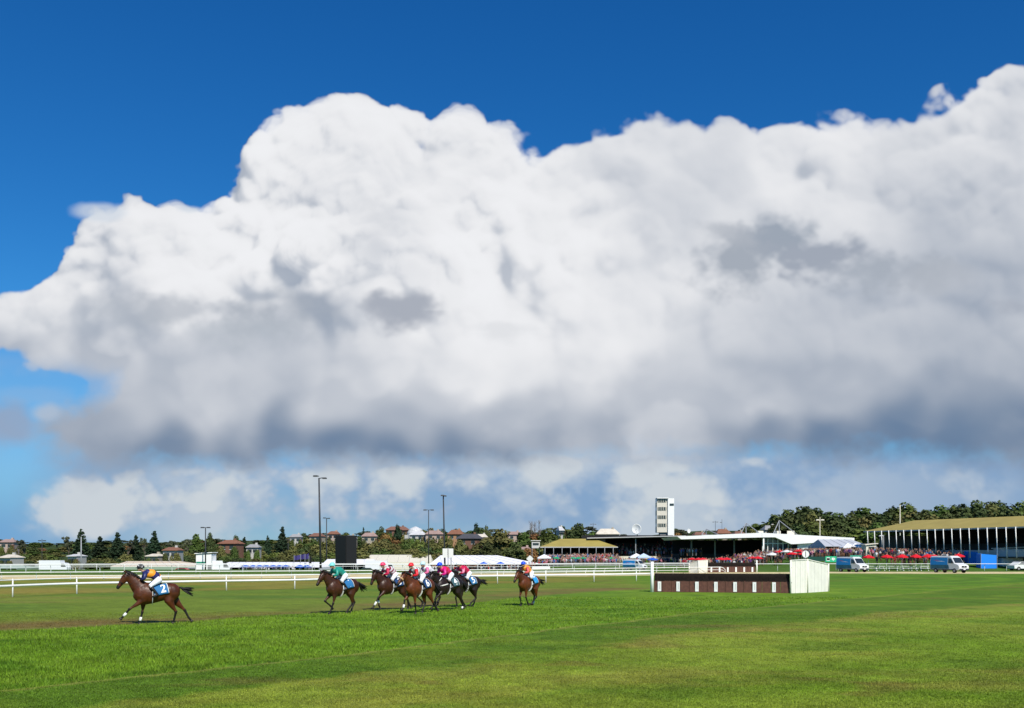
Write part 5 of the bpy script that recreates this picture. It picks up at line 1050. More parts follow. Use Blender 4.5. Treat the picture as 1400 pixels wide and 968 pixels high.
for a in [
 (233, 748, 752, 759, 22, 280, 'white', 'terra', 'small house with orange tiled roof above the lead jockey', 4), (311, 738, 743, 750, 28, 325, 'brick', 'terra', 'brick house with terracotta hip roof left of the smaller conifers', -8),
 (404, 730, 734, 740, 17, 420, 'white', 'grey', 'white house with grey roof left of the tallest mast', 6), (431, 728.5, 733, 741, 18, 410, 'cream', 'brown', 'cream house just left of the tallest mast', -6), (9, 737, 741, 750, 20, 360, 'pink', 'pinkish', 'pink walled house at the far left on the hill', 8),
 (7, 758, 762, 771, 18, 262, 'white', 'cream', 'white house low at the far left edge above the green shed', -5), (99, 757.5, 760, 766, 14, 268, 'white', 'white', 'small white house beneath the tallest conifer', 0), (208, 757, 760, 766, 18, 266, 'cream', 'cream', 'small cream house behind the lead jockey', 0),
 (505, 728, 733, 741, 22, 400, 'cream', 'pinkish', 'cream house with pinkish roof right of the black board', 5), (543, 719.5, 724.5, 731, 34, 455, 'brick', 'brown', 'long brown roofed house on the ridge behind the roundest dark tree', 0), (570, 726, 731, 739, 22, 400, 'white', 'white', 'white house just left of the thin grey mast', -5),
 (594, 725, 730, 739, 26, 395, 'pink', 'pinkish', 'pink roofed house between the two lamp masts', 5), (622, 724, 730, 738, 22, 390, 'orange', 'terra', 'orange brick house right of the single headed mast', -5), (640, 729.5, 736, 747, 34, 340, 'brick', 'dark', 'brick house with wide dark roof below the orange one', -10),
 (704, 726.5, 730.5, 737, 22, 420, 'pink', 'pinkish', 'pinkish house on the ridge above the last jockey', 5), (717, 747.5, 751, 758, 20, 300, 'pink', 'pinkish', 'low pink roofed house left of the look out box', 0), (768, 719.5, 725, 737, 8, 400, 'white', 'white', 'narrow white gabled house on the ridge above the left olive roof', 10),
 (831, 722.5, 730, 737, 34, 360, 'cream', 'cream', 'cream house with wide pale hip roof left of the white dish', -4), (958, 727, 731, 738, 18, 400, 'cream', 'brown', 'brown roofed house on the ridge right of the small dish', 0), (990, 723, 729, 737, 20, 380, 'cream', 'terra', 'orange gabled house on the ridge behind the pavilion roof', 0),
 (1012, 726, 730, 737, 16, 390, 'cream', 'brown', 'small cream house between the pavilion trusses', 0), (1055, 718, 724, 734, 20, 340, 'white', 'grey', 'grey roofed house between the two big roof trusses', 0), (478, 731.5, 735.5, 743, 16, 390, 'cream', 'grey', 'grey roofed house just above the black board', 0),
 (455, 726, 730, 738, 16, 430, 'pink', 'terra', 'small terracotta roofed house above the slender mast', 0), (345, 744, 748, 755, 18, 330, 'white', 'grey', 'grey roofed house among trees above the blue umbrellas', 5), (658, 730, 734, 741, 18, 400, 'white', 'cream', 'pale house right of the orange brick house', 0)]:
    house(*a)
Y = 430; x = X_(568, Y); t = thing('domed_hall', 'white domed hall roof on the ridge between the masts', 'building', (x, Y, gz1(x, Y))); zt = Z_(720, Y) - t.location.z
m = MB(); m.tube([(0, 0, 0), (0, 0, zt * .78), (0, 0, zt * .92), (0, 0, zt)], [3.6, 3.6, 2.6, .4], 20); m.build('dome', mat('roof_white', HR['white'], .75), t); m = MB(); m.box((0, 1, zt * .35), (9, 6, zt * .7)); m.build('wall', mat('wall_white', HW['white'], .8), t)

# ---------------------------------------------------------------- people in the enclosures
SKIN = bpy.data.materials.get('skin') or mat('skin', (.42, .24, .16), .55); HAIR = mat('brown_hair', (.05, .03, .02), .7)
CLO = {'black': (.012, .012, .014), 'navy': (.015, .025, .07), 'white': (.62, .62, .62), 'red': (.42, .02, .03), 'pink': (.60, .22, .28), 'grey': (.16, .16, .17), 'brown': (.14, .07, .04), 'blue': (.05, .16, .40), 'cream': (.50, .44, .32), 'green': (.04, .16, .08), 'purple': (.13, .04, .18)}
def person_mesh(c, seed):
    r = random.Random(seed); m = MB(); sp = r.uniform(.06, .16)
    for s in (-1, 1): m.tube([(s * sp, r.uniform(-.08, .08), 0), (s * .10, 0, .48), (s * .09, 0, .90)], [.055, .07, .095], 6, 1)
    m.tube([(0, 0, .86), (0, 0, 1.05), (0, .01, 1.30), (0, 0, 1.46), (0, 0, 1.50)], [(.10, .15), (.10, .145), (.12, .19), (.09, .20), (.05, .06)], 8, 0)
    m.tube([(0, 0, 1.46), (0, 0, 1.56)], .05, 6, 2); m.ball((0, -.01, 1.64), (.082, .095, .115), 8, 6, 2); m.ball((0, .02, 1.67), (.09, .10, .105), 8, 5, 3)
    for s in (-1, 1):
        e = (s * .27, r.uniform(-.18, .05), 1.14 + r.uniform(-.03, .12)); h = (s * r.uniform(.08, .28), -.12 - r.uniform(0, .22), r.uniform(.90, 1.30)); m.tube([(s * .19, 0, 1.43), e, h], [.055, .045, .035], 6, 0); m.ball(h, .042, 6, 4, 2)
    bot = mat('cloth_' + r.choice(['black', 'navy', 'grey', 'brown']), (.02, .02, .025), .8)
    me = m.mesh('person', [mat('cloth_' + c, CLO[c], .8), bot, SKIN, HAIR]); me.polygons.foreach_set('use_smooth', [True] * len(me.polygons)); return me
for c in CLO: mat('cloth_' + c, CLO[c], .8)
PM = {c: [person_mesh(c, hash_) for hash_ in (1 + 7 * i, 2 + 7 * i)] for i, c in enumerate(CLO)}
pr = random.Random(5); people = []
def spot(px, where):
    if 'grandstand' in where: return 'behind the first two lawn umbrellas' if px < 1222 else 'just below the flagpole' if px < 1246 else 'left of the right van' if px < 1285 else 'behind the right van'
    if 'terrace' in where: return 'just right of the round marker' if px < 1128 else 'above the green banner' if px < 1150 else 'above the left van' if px < 1184 else 'by the cream kiosk'
    return where
def crowd(px0, px1, Y0, Y1, n, wts, where, zf=None, single=True):
    for _ in range(n):
        px = pr.uniform(px0, px1); Y = pr.uniform(Y0, Y1); x = X_(px, Y); z = gz1(x, Y) if zf is None else zf(x, Y); c = pr.choice(wts); people.append((Y, x, z, c, spot(px, where), pr.uniform(.9, 1.06), pr.uniform(-1.2, 1.2)))
W1 = ['black', 'black', 'navy', 'white', 'red', 'pink', 'grey', 'brown', 'blue', 'cream', 'purple', 'black']; W2 = ['pink', 'brown', 'white', 'red', 'cream', 'black', 'black', 'pink', 'grey', 'blue', 'navy']
crowd(1198, 1322, 166, 182, 150, ['black', 'navy', 'black', 'grey', 'white', 'blue', 'brown', 'red', 'black'], 'in the crowd before the long right grandstand')
crowd(1100, 1200, 176, 205, 130, W1, 'on the terrace behind the red umbrellas')
crowd(1325, 1400, 168, 178, 8, ['black', 'black', 'navy'], 'near the vivid blue tents')
crowd(1000, 1110, 178, 200, 45, W1, 'beside the red umbrellas before the pavilion')
n_ind = len(people)
crowd(1198, 1335, 180, 193, 170, ['black', 'navy', 'black', 'grey', 'white', 'blue', 'brown', 'pink', 'cream'], 'x'); crowd(1000, 1200, 186, 214, 200, W1, 'x'); crowd(1040, 1125, 196, 216, 60, W1, 'x'); crowd(930, 1045, 200, 224, 150, W1, 'x'); crowd(736, 845, 229, 250, 430, W2, 'x'); crowd(840, 935, 226, 238, 110, W2, 'x'); crowd(585, 740, 222, 232, 150, ['black', 'navy', 'grey', 'brown', 'red', 'white', 'black'], 'x'); crowd(325, 425, 205, 211, 40, ['navy', 'black', 'grey', 'white'], 'x')
def zs(x, Y): return .6 + .8 * 2 + .42 * max(0, math.floor((Y - 258 - 2.4) / 1.3)) * 2 * .5 + .2 if Y > 260 else gz1(x, Y)
crowd(838, 900, 260.6, 266, 95, W2, 'x', lambda x, Y: 1.8 + .48 * max(0, int((Y - 260.35) / 1.3))); crowd(895, 934, 260.6, 270, 95, W2, 'x', lambda x, Y: 1.8 + .48 * max(0, int((Y - 260.35) / 1.3)))
crowd(930, 960, 224, 234, 40, W1, 'x', lambda x, Y: 2.2)
ind = sorted(people[:n_ind])[:290]; rest = [p for p in people if p not in ind]
for Y, x, z, c, where, s, rz in ind:
    o = bpy.data.objects.new('person', pr.choice(PM[c])); COL.objects.link(o); o.location = (x, Y, z); o.scale = (s * 1.05, s * 1.05, s); o.rotation_euler = (0, 0, rz)
    tag(o, 'spectator in %s top standing %s' % (c, where), 'person', 'spectators in %s tops %s' % (c, where))
vs, fs, mi = [], [], []; allm = []; mix_ = {}
for c in CLO:
    for me in PM[c]:
        for m_ in me.materials:
            if m_.name not in mix_: mix_[m_.name] = len(allm); allm.append(m_)
V = []; F = []; MI = []; off = 0
for Y, x, z, c, where, s, rz in rest:
    me = pr.choice(PM[c]); n = len(me.vertices); co = np.empty(n * 3, np.float32); me.vertices.foreach_get('co', co); co = co.reshape(-1, 3) * s; ca, sa = math.cos(rz), math.sin(rz)
    V.append(np.stack([co[:, 0] * ca - co[:, 1] * sa + x, co[:, 0] * sa + co[:, 1] * ca + Y, co[:, 2] + z], 1)); mm = [mix_[q.name] for q in me.materials]
    for p in me.polygons: F.append(tuple(i + off for i in p.vertices)); MI.append(mm[p.material_index])
    off += n
me = bpy.data.meshes.new('distant_crowd'); me.from_pydata(np.concatenate(V).tolist(), [], F)
for m_ in allm: me.materials.append(m_)
me.polygons.foreach_set('material_index', MI); me.update(); o = bpy.data.objects.new('distant_crowd', me); COL.objects.link(o); o['kind'] = 'stuff'; tag(o, 'dense distant crowd of spectators packed before and inside the stands', 'crowd')
# ---------------------------------------------------------------- horses (x forward, y to the horse's left, z up; origin on the turf under the withers)
TRUNK = [(-.86, 1.22, .08, .12), (-.80, 1.22, .17, .22), (-.66, 1.235, .26, .31), (-.48, 1.25, .30, .33), (-.28, 1.22, .265, .31), (-.05, 1.175, .272, .33), (.18, 1.145, .275, .36),
         (.36, 1.15, .262, .41), (.50, 1.175, .245, .40), (.64, 1.185, .235, .34), (.75, 1.19, .185, .265), (.83, 1.20, .10, .15)]
def trunk_at(x):
    for a, b in zip(TRUNK, TRUNK[1:]):
        if a[0] <= x <= b[0]:
            t = (x - a[0]) / (b[0] - a[0]); return [a[i] * (1 - t) + b[i] * t for i in range(4)]
    return list(TRUNK[-1] if x > 0 else TRUNK[0])
def trunk_surf(x, s, off=0.0):              # s: -1..1 from right flank over the back to left flank (angle), returns a point
    _, zc, hy, hz = trunk_at(x); a = s * math.pi * .5
    return Vector((x, math.sin(a) * (hy + off), zc + math.cos(a) * (hz + off)))
def ell(mb, pts, n=16):                     # (point, half width y, half height perpendicular)
    mb.tube([p[0] for p in pts], [(p[2], p[1]) for p in pts], n=n)
FORE = [.088, .062, .046, .036, .038, .034, .040]; HIND = [.15, .075, .056, .040, .040, .036, .042]
def horse(idx, label, pos, yaw, legs, coat, neck, head_pitch, headturn, marks, number, cloth_col, gear):
    hr = thing('racehorse', label, 'horse', pos, yaw, None)
    lower = mat('black_points', (.008, .006, .005), .5)
    mb = MB()
    ell(mb, [(Vector((x, 0, z)), hy, hz) for x, z, hy, hz in TRUNK], 24)
    # neck
    px_, pz_ = neck; B0 = Vector((.44, 0, 1.27)); N1 = Vector((.44 + (px_ - .44) * .42, 0, 1.27 + (pz_ - 1.27) * .30)); N2 = Vector((.44 + (px_ - .44) * .74, 0, 1.27 + (pz_ - 1.27) * .68)); Pp = Vector((px_, headturn * .08, pz_))
    ell(mb, [(B0, .21, .36), (N1, .15, .275), (N2, .108, .205), (Pp + Vector((-.02, 0, -.02)), .085, .138)], 18)
    hd = Vector((math.cos(R(head_pitch)), headturn * .35, -math.sin(R(head_pitch)))).normalized()
    hp = [(t * 1.14, a * 1.12, b * 1.12) for t, a, b in [(-.03, .06, .07), (.05, .088, .105), (.15, .092, .128), (.26, .076, .112), (.38, .056, .083), (.49, .050, .068), (.56, .052, .062), (.605, .038, .042)]]
    ell(mb, [(Pp + hd * t + Vector((0, 0, -.03)) * (1 if t < .3 else .4), a, b) for t, a, b in hp], 16)
    up = Vector((0, 0, 1)) - hd * hd.z; up.normalize(); sd = hd.cross(up)
    for s in (-1, 1):
        e0 = Pp + up * .09 + sd * .055 * s; mb.tube([e0 - up * .03, e0 + up * .05 + sd * .015 * s, e0 + up * .15 + sd * .01 * s], [.03, .032, .008], 8)
    # shoulders, haunches, chest
    for s in (-1, 1):
        mb.ball((.47, .125 * s, 1.17), (.22, .125, .33), 16, 10); mb.ball((-.56, .15 * s, 1.20), (.26, .135, .30), 16, 10)
    mb.ball((.66, 0, 1.10), (.13, .17, .20), 14, 9)
    rest = []
    for k, (nm, s, J) in enumerate(legs):
        y0 = s * (.145 if nm == 'f' else .155); J = [Vector((a, y0 * (1.0 if i < 2 else .80), b)) for i, (a, b) in enumerate(J)]
        if nm == 'f':
            elb, kn, fe, ho = J; sh = Vector((.58, y0 * .95, 1.12))
            ell(mb, [(sh, .11, .18), (elb, .088, .14), (elb.lerp(kn, .45), .064, .084), (elb.lerp(kn, .85), .040, .045), (kn, .044, .052)], 12)
            ell(mb, [(elb.lerp(kn, .9), .047, .052), (kn, .052, .060), (kn.lerp(fe, .2), .038, .044), (kn.lerp(fe, .8), .034, .041), (fe, .042, .050)], 12)
        else:
            st, kn, fe, ho = J; hip = Vector((-.52, y0 * .9, 1.22))
            ell(mb, [(hip, .12, .26), (st, .115, .185), (st.lerp(kn, .45), .074, .105), (st.lerp(kn, .85), .043, .058), (kn, .044, .066)], 12)
            ell(mb, [(st.lerp(kn, .92), .04, .055), (kn, .046, .068), (kn.lerp(fe, .2), .040, .052), (kn.lerp(fe, .8), .034, .044), (fe, .043, .052)], 12)
        ell(mb, [(fe, .042, .050), (fe.lerp(ho, .55), .037, .044), (ho, .044, .052)], 12)
        rest.append((J[1], fe, ho, y0))
    body = remeshed(mb, 'body', [coat, lower], .026, hr, 3)
    me = body.data; muzzle = Pp + hd * .66
    for p in me.polygons:
        c = p.center; dark = False
        for kn, fe, ho, y0 in rest:
            for a, b in ((kn.lerp(fe, .1), fe), (fe, ho)):
                t = max(0, min(1, (c - a).dot(b - a) / (b - a).length_squared))
                if (c - a.lerp(b, t)).length < .075: dark = True
        if (c - muzzle).length < .11: dark = True
        if dark: p.material_index = 1
    hoof_m = mat('hoof_horn', (.035, .028, .022), .5)
    for j, (kn, fe, ho, y0) in enumerate(rest):
        d = (ho - fe).normalized(); h = MB(); h.tube([ho - d * .01, ho + d * .035, ho + d * .075], [.046, .055, .062], 12); h.build('hoof', hoof_m, hr, True)
        if marks[j]:
            w = MB(); bm_ = marks[j]
            a, b = (kn.lerp(fe, .62), fe.lerp(ho, .25)) if bm_ == 'low' else (kn.lerp(fe, .20), kn.lerp(fe, .62))
            if bm_ == 'sock': a, b = fe.lerp(ho, -.25), ho
            w.tube([a, a.lerp(b, .5), b], [.047, .050, .052], 14); w.build('leg_bandage' if bm_ != 'sock' else 'white_sock', M_WHITE, hr, True)
    hair = mat('black_horsehair', (.006, .005, .005), .55)
    # mane
    mn = MB(); rr = random.Random(idx)
    for k in range(34):
        t = k / 33; c = (N1 + Vector((-.13, 0, .24))).lerp(Pp + up * .10 - hd * .02, t); c.z += .05 * math.sin(t * math.pi)
        L = .17 * rr.uniform(.7, 1.2); d = Vector((-.35 - rr.random() * .5, .6, -.8)).normalized()
        mn.tube([c + Vector((0, -.01, -.03)), c + Vector((-.01, .03, .035)), c + d * L * .6 + Vector((0, .02, .02)), c + d * L], [(.02, .035), (.022, .035), (.014, .024), (.004, .006)], 5)
    for k in range(6): c = Pp + up * .11; mn.tube([c, c + hd * .05 + up * .04 + sd * .02 * (k - 2.5) * .5, c + hd * .17 + up * .02 + sd * .03 * (k - 2.5) * .5], [.014, .016, .004], 5)
    mn.build('mane', hair, hr, True)
    # tail
    tl = MB(); T0 = Vector((-.80, 0, 1.38)); lift = gear.get('tail', .3)
    for k in range(22):
        a = rr.uniform(-.16, .16); b = rr.uniform(-.12, .12); L = rr.uniform(.72, 1.05)
        tl.tube([T0, T0 + Vector((-.10, a * .1, .0)), T0 + Vector((-.22 * L, a * .5, -.12 + .06 * lift + b * .3)), T0 + Vector((-.34 * L - .08 * lift, a, -.34 + .26 * lift + b)), T0 + Vector((-.44 * L - .16 * lift, a * 1.4, -.50 + .40 * lift + b * 1.5))],
                [.035, .04, .035, .024, .004], 5)
    tl.build('tail', hair, hr, True)
    # eyes, bridle
    for s in (-1, 1): e = MB(); ep = Pp + hd * .17 + up * .05 + sd * .088 * s; e.ball(ep, .021, 8, 6); e.build('eye', mat('horse_eye', (.01, .006, .004), .08), hr, True)
    br = MB(); lea = gear.get('bridle', mat('black_leather', (.012, .011, .011), .45))
    def ring(t, w, h, r=.009):
        c = Pp + hd * t + Vector((0, 0, -.03)) * (1 if t < .3 else .4)
        br.tube([c + up * (math.cos(a) * h) + sd * (math.sin(a) * w) for a in [i * math.pi / 8 for i in range(17)]], r, 5, cap=False)
    ring(.035, .112, .134); ring(.41, .074, .106, .012)
    for s in (-1, 1): br.tube([Pp + hd * .03 + sd * .098 * s, Pp + hd * .2 + sd * .092 * s, Pp + hd * .36 + sd * .066 * s, Pp + hd * .47 + sd * .058 * s - up * .02], .008, 5)
    bit = Pp + hd * .47 - up * .03
    for s in (-1, 1): br.tube([bit + sd * .06 * s, bit.lerp(Vector((.62, .1, 1.62)), .5) + sd * .05 * s - Vector((0, 0, .04)), Vector((.60, .09 * -s, 1.66))], .007, 5)
    br.build('bridle', lea, hr, True)
    if gear.get('noseband'):
        nb = MB(); c = Pp + hd * .31 + Vector((0, 0, -.012)); nb.tube([c - hd * .03, c, c + hd * .035], [(.118, .092), (.124, .098), (.105, .084)], 14, cap=False); nb.build('noseband', gear['noseband'], hr, True)
    if gear.get('blaze'):
        bz = MB(); n_ = 6
        pts = [(Pp + hd * t + Vector((0, 0, -.03)) * (1 if t < .3 else .4) + up * (hh + .006), ww) for t, hh, ww in [(.08, .108, .018), (.16, .126, .022), (.26, .112, .016), (.38, .083, .012)]]
        bz.tube([p for p, _ in pts], [(.006, w) for _, w in pts], 8); bz.build('blaze', M_WHITE, hr, True)
    if gear.get('plate'):
        bp_ = MB(); bp_.tube([trunk_surf(.30, 1.0, .02) + Vector((0, .01, .12)), Vector((.52, .27, 1.22)), Vector((.70, .20, 1.18)), Vector((.84, .0, 1.16)), Vector((.70, -.20, 1.18)), Vector((.50, -.27, 1.2))], [(.028, .008)] * 6, 6); bp_.build('breastplate', mat('white_webbing', (.72, .70, .64), .7), hr, True)
        bp2 = MB(); bp2.tube([B0 + Vector((.16, .17, .30)), B0 + Vector((.30, .13, .12)), B0 + Vector((.36, 0, 0.0)), B0 + Vector((.30, -.13, .12))], [(.02, .008)] * 4, 6); bp2.build('neck_strap', mat('white_webbing', (.72, .70, .64), .7), hr, True)
    # saddle cloth, number, girth, saddle
    def sheet(mb, x0, x1, s0, s1, off, nx=10, ns=12, skew=.10, mi=0):
        o = len(mb.v); ds = [trunk_surf(x0 + (x1 - x0) * i / nx - skew * max(0, abs(s0 + (s1 - s0) * j / ns)) , s0 + (s1 - s0) * j / ns, off + .012 * (abs(s0 + (s1 - s0) * j / ns) > .9)) for i in range(nx + 1) for j in range(ns + 1)]
        fs = [(o + i * (ns + 1) + j, o + (i + 1) * (ns + 1) + j, o + (i + 1) * (ns + 1) + j + 1, o + i * (ns + 1) + j + 1) for i in range(nx) for j in range(ns)]
        mb.v += [tuple(v) for v in ds]; mb.f += fs; mb.m += [mi] * len(fs)
    sc_ = MB(); sheet(sc_, -.32, .22, -1.12, 1.12, .022, 10, 26)
    cl = sc_.build('saddle_cloth', cloth_col, hr, True); md = cl.modifiers.new('t', 'SOLIDIFY'); md.thickness = .008
    for x in (-.36, -.31): pass
    bd = MB(); bd.tube([trunk_surf(-.325 - .10 * s, s, .034) for s in [i / 12 for i in range(0, 14)]], [(.006, .016)] * 14, 5); bd.build('cloth_trim', gear.get('trim', M_WHITE), cl, True)
    if number:
        tm = text_mesh(number, .42, 'number'); cx, zc = -.19, .62
        for v in tm.vertices:     # wrap the numeral over the flank; the horse's left flank is read from the front (x runs backward)
            xx = cx - v.co.x * .92; ss = .70 - v.co.y / .47
            p = trunk_surf(xx - .05 * ss, ss, .034); v.co = p + (Vector((0, math.sin(ss * 1.57), math.cos(ss * 1.57))) * .004)
        tm.materials.append(mat('white_numeral', (.8, .8, .8), .7)); no = bpy.data.objects.new('number', tm); COL.objects.link(no); no.parent = cl
    gi = MB(); gi.tube([trunk_surf(.16, -s if True else s, .03) for s in [i / 10 for i in range(0, 11)]][::-1] + [trunk_surf(.16, s, .03) for s in [i / 10 for i in range(1, 20)]], [(.012, .045)] * 30, 6)
    gi.build('girth', gear.get('girth', mat('white_webbing', (.72, .70, .64), .7)), hr, True)
    sd_ = MB(); sd_.tube([(-.20, 0, 1.535), (-.14, 0, 1.565), (.02, 0, 1.53), (.14, 0, 1.55), (.20, 0, 1.585)], [(.02, .13), (.035, .155), (.03, .13), (.035, .11), (.02, .07)], 12)
    sdl = sd_.build('saddle', mat('black_leather', (.012, .011, .011), .45), hr, True)
    for s in (-1, 1):
        st = MB(); st.tube([(.12, .20 * s, 1.45), (.09, .30 * s, 1.28), (.07, .335 * s, 1.17)], [(.012, .004)] * 3, 5); st.tube([(.07, .335 * s, 1.17), (.02, .34 * s, 1.08), (.07, .34 * s, 1.045), (.13, .34 * s, 1.08), (.07, .335 * s, 1.17)], .008, 5); st.build('stirrup', M_GREY, sdl, True)
    return hr
# ---------------------------------------------------------------- jockeys
def limb(mb, pts, n=10): mb.tube([p[0:3] for p in pts], [p[3] for p in pts], n)
def jockey_meshes(v):
    # v: variant 0 upright, 1 lower crouch, 2 leaning to the right; joints in the horse's frame
    dz, dx, ty = [(-.09, .11, 0), (-.08, .12, .04), (-.02, .02, -.05)][v]
    hipz, hipx = 1.78 + dz * .5, -.12
    sh = Vector((.30 + dx, ty * .5, 2.06 + dz)); hd = Vector((.47 + dx, ty, 2.23 + dz))
    B = {}
    def skin():
        mb = MB()
        limb(mb, [(hipx, 0, hipz, .12), (.02, 0, hipz + .09, .115), (.16, 0, hipz + .19, .135), (sh.x, sh.y, sh.z, .12), (sh.x + .06, sh.y, sh.z + .04, .07)], 14)
        limb(mb, [(sh.x + .03, sh.y, sh.z + .03, .055), (hd.x - .04, hd.y, hd.z - .07, .050)])
        mb.ball(hd, (.095, .075, .115), 14, 10); mb.ball(hd + Vector((.055, 0, -.055)), (.05, .048, .055), 10, 8)
        mb.tube([hd + Vector((.085, 0, .01)), hd + Vector((.118, 0, -.025)), hd + Vector((.09, 0, -.035))], [.010, .016, .012], 6)
        for s in (-1, 1):
            mb.ball(hd + Vector((-.005, .077 * s, -.015)), (.02, .012, .03), 8, 6)
            el = Vector((.40 + dx * .6, s * .27, 1.80 + dz * .5)); ha = Vector((.60, s * .085, 1.70)); S = sh + Vector((0, s * .165, -.01))
            limb(mb, [(*S, .055), (*S.lerp(el, .5), .046), (*el, .040)]); limb(mb, [(*el, .040), (*el.lerp(ha, .5), .036), (*ha, .026)])
            kn = Vector((.25, s * .30, 1.47)); an = Vector((-.01, s * .34, 1.15)); hp = Vector((hipx, s * .10, hipz - .01))
            limb(mb, [(*hp, .11), (*hp.lerp(kn, .5), .083), (*kn, .056)]); limb(mb, [(*kn, .055), (*kn.lerp(an, .4), .052), (*an, .036)])
            limb(mb, [(*an, .036), (an.x + .07, an.y, an.z - .06, .036), (an.x + .17, an.y, an.z - .075, .026)])
            # palm, four curled fingers, thumb
            pd = Vector((.8, -.25 * s, -.35)).normalized(); pu = Vector((0, 0, 1)); ps = pd.cross(pu).normalized()
            mb.tube([ha, ha + pd * .04, ha + pd * .075], [(.022, .032), (.020, .040), (.016, .038)], 8)
            for q in range(4):
                k0 = ha + pd * .07 + pu * (.026 - .0175 * q); L = (.040, .045, .042, .034)[q]; inn = Vector((0, -s, 0))
                mb.tube([k0, k0 + pd * L * .5 + inn * .008, k0 + pd * L * .55 + inn * (.012 + L * .4), k0 + pd * L * .1 + inn * (.014 + L * .55)], [.0092, .009, .0085, .0075], 6)
            mb.tube([ha + pd * .02 + pu * .025, ha + pd * .05 + pu * .045 - Vector((0, .01 * s, 0)), ha + pd * .082 + pu * .040 - Vector((0, .022 * s, 0))], [.012, .011, .009], 6)
        return mb
    me = remeshed(skin(), 'body', [bpy.data.materials['skin']], .011, False, 2)
    B['body'] = me
    t = MB(); limb(t, [(hipx + .03, 0, hipz + .03, .145), (.03, 0, hipz + .105, .158), (.15, 0, hipz + .19, .178), (sh.x - .01, sh.y, sh.z - .02, .168), (sh.x + .05, sh.y, sh.z + .025, .09), (sh.x + .08, sh.y, sh.z + .05, .062)], 16)
    for s in (-1, 1): S = sh + Vector((-.01, s * .13, -.015)); t.ball(S, (.085, .075, .08), 10, 8)
    B['jacket'] = remeshed(t, 'jacket', [], .018, False, 2)
    for nm, s in (('sleeve_l', 1), ('sleeve_r', -1)):
        q = MB(); el = Vector((.40 + dx * .6, s * .27, 1.80 + dz * .5)); ha = Vector((.60, s * .085, 1.70)); S = sh + Vector((0, s * .165, -.01))
        limb(q, [(S.x - .01, S.y - .03 * s, S.z + .01, .06), (*S, .086), (*S.lerp(el, .5), .078), (*S.lerp(el, .9), .070), (*el.lerp(ha, .1), .066), (*el.lerp(ha, .5), .060), (*el.lerp(ha, .88), .036)], 12)
        B[nm] = q.mesh(nm, [], True)
    b = MB(); limb(b, [(hipx - .02, 0, hipz, .12), (hipx + .04, 0, hipz + .04, .137), (.0, 0, hipz + .08, .125)], 14)
    for s in (-1, 1):
        kn = Vector((.25, s * .30, 1.47)); an = Vector((-.01, s * .34, 1.15)); hp = Vector((hipx, s * .10, hipz - .01))
        limb(b, [(*hp, .136), (*hp.lerp(kn, .5), .108), (*kn, .076), (*kn.lerp(an, .18), .062)], 12)
    B['breeches'] = remeshed(b, 'breeches', [], .018, False, 2)
    for nm, s in (('boot_l', 1), ('boot_r', -1)):
        q = MB(); kn = Vector((.25, s * .30, 1.47)); an = Vector((-.01, s * .34, 1.15))
        limb(q, [(*kn.lerp(an, .14), .064), (*kn.lerp(an, .4), .062), (*kn.lerp(an, .85), .047), (*an, .047), (an.x + .05, an.y, an.z - .055, .048), (an.x + .12, an.y, an.z - .078, .040), (an.x + .185, an.y, an.z - .082, .026)], 12)
        B[nm] = q.mesh(nm, [], True)
    h = MB(); c = hd + Vector((-.012, 0, .035))
    vs, N, M = [], 18, 8
    for i in range(M + 1):
        a = i / M * math.pi * .56
        for k in range(N):
            w = 2 * math.pi * k / N; vs.append(c + Vector((math.cos(w) * math.sin(a) * .142, math.sin(w) * math.sin(a) * .118, math.cos(a) * .130)))
    h.add(vs, [(i * N + k, i * N + (k + 1) % N, (i + 1) * N + (k + 1) % N, (i + 1) * N + k) for i in range(M) for k in range(N)])
    h.tube([c + Vector((.09, -.07, -.012)), c + Vector((.165, -.03, -.018)), c + Vector((.165, .03, -.018)), c + Vector((.09, .07, -.012))], [(.012, .03)] * 4, 6)
    B['helmet'] = h.mesh('helmet', [], True)
    g = MB(); g.tube([hd + Vector((.06, -.078, .01)), hd + Vector((.096, -.04, .012)), hd + Vector((.105, 0, .006)), hd + Vector((.096, .04, .012)), hd + Vector((.06, .078, .01))], [(.022, .012)] * 5, 8)
    B['goggles'] = g.mesh('goggles', [], True)
    w = MB(); w.tube([(.56, -.10, 1.72), (.40, -.17, 1.62), (.22, -.26, 1.50)], [.009, .008, .004], 6)
    B['whip'] = w.mesh('whip', [], True)
    return B
JV = [jockey_meshes(v) for v in range(3)]
def jockey(label, pos, yaw, v, jacket, sleeves, cap, extra=None):
    r = thing('person', label, 'person', pos, yaw)
    B = JV[v]
    def put(name, key, m):
        o = bpy.data.objects.new(name, B[key] if key == 'body' else B[key].copy()); COL.objects.link(o); o.parent = r
        if key != 'body': o.data.materials.clear(); o.data.materials.append(m)
        return o
    put('body', 'body', None); j = put('jacket', 'jacket', jacket)
    put('sleeve', 'sleeve_l', sleeves); put('sleeve', 'sleeve_r', sleeves)
    put('breeches', 'breeches', mat('white_breeches', (.74, .74, .78), .7)); put('boot', 'boot_l', mat('black_leather', (.012, .011, .011), .45)); put('boot', 'boot_r', mat('black_leather', (.012, .011, .011), .45))
    put('helmet', 'helmet', cap); put('goggles', 'goggles', mat('goggle_glass', (.01, .01, .012), .1)); put('whip', 'whip', M_BLACK)
    return r
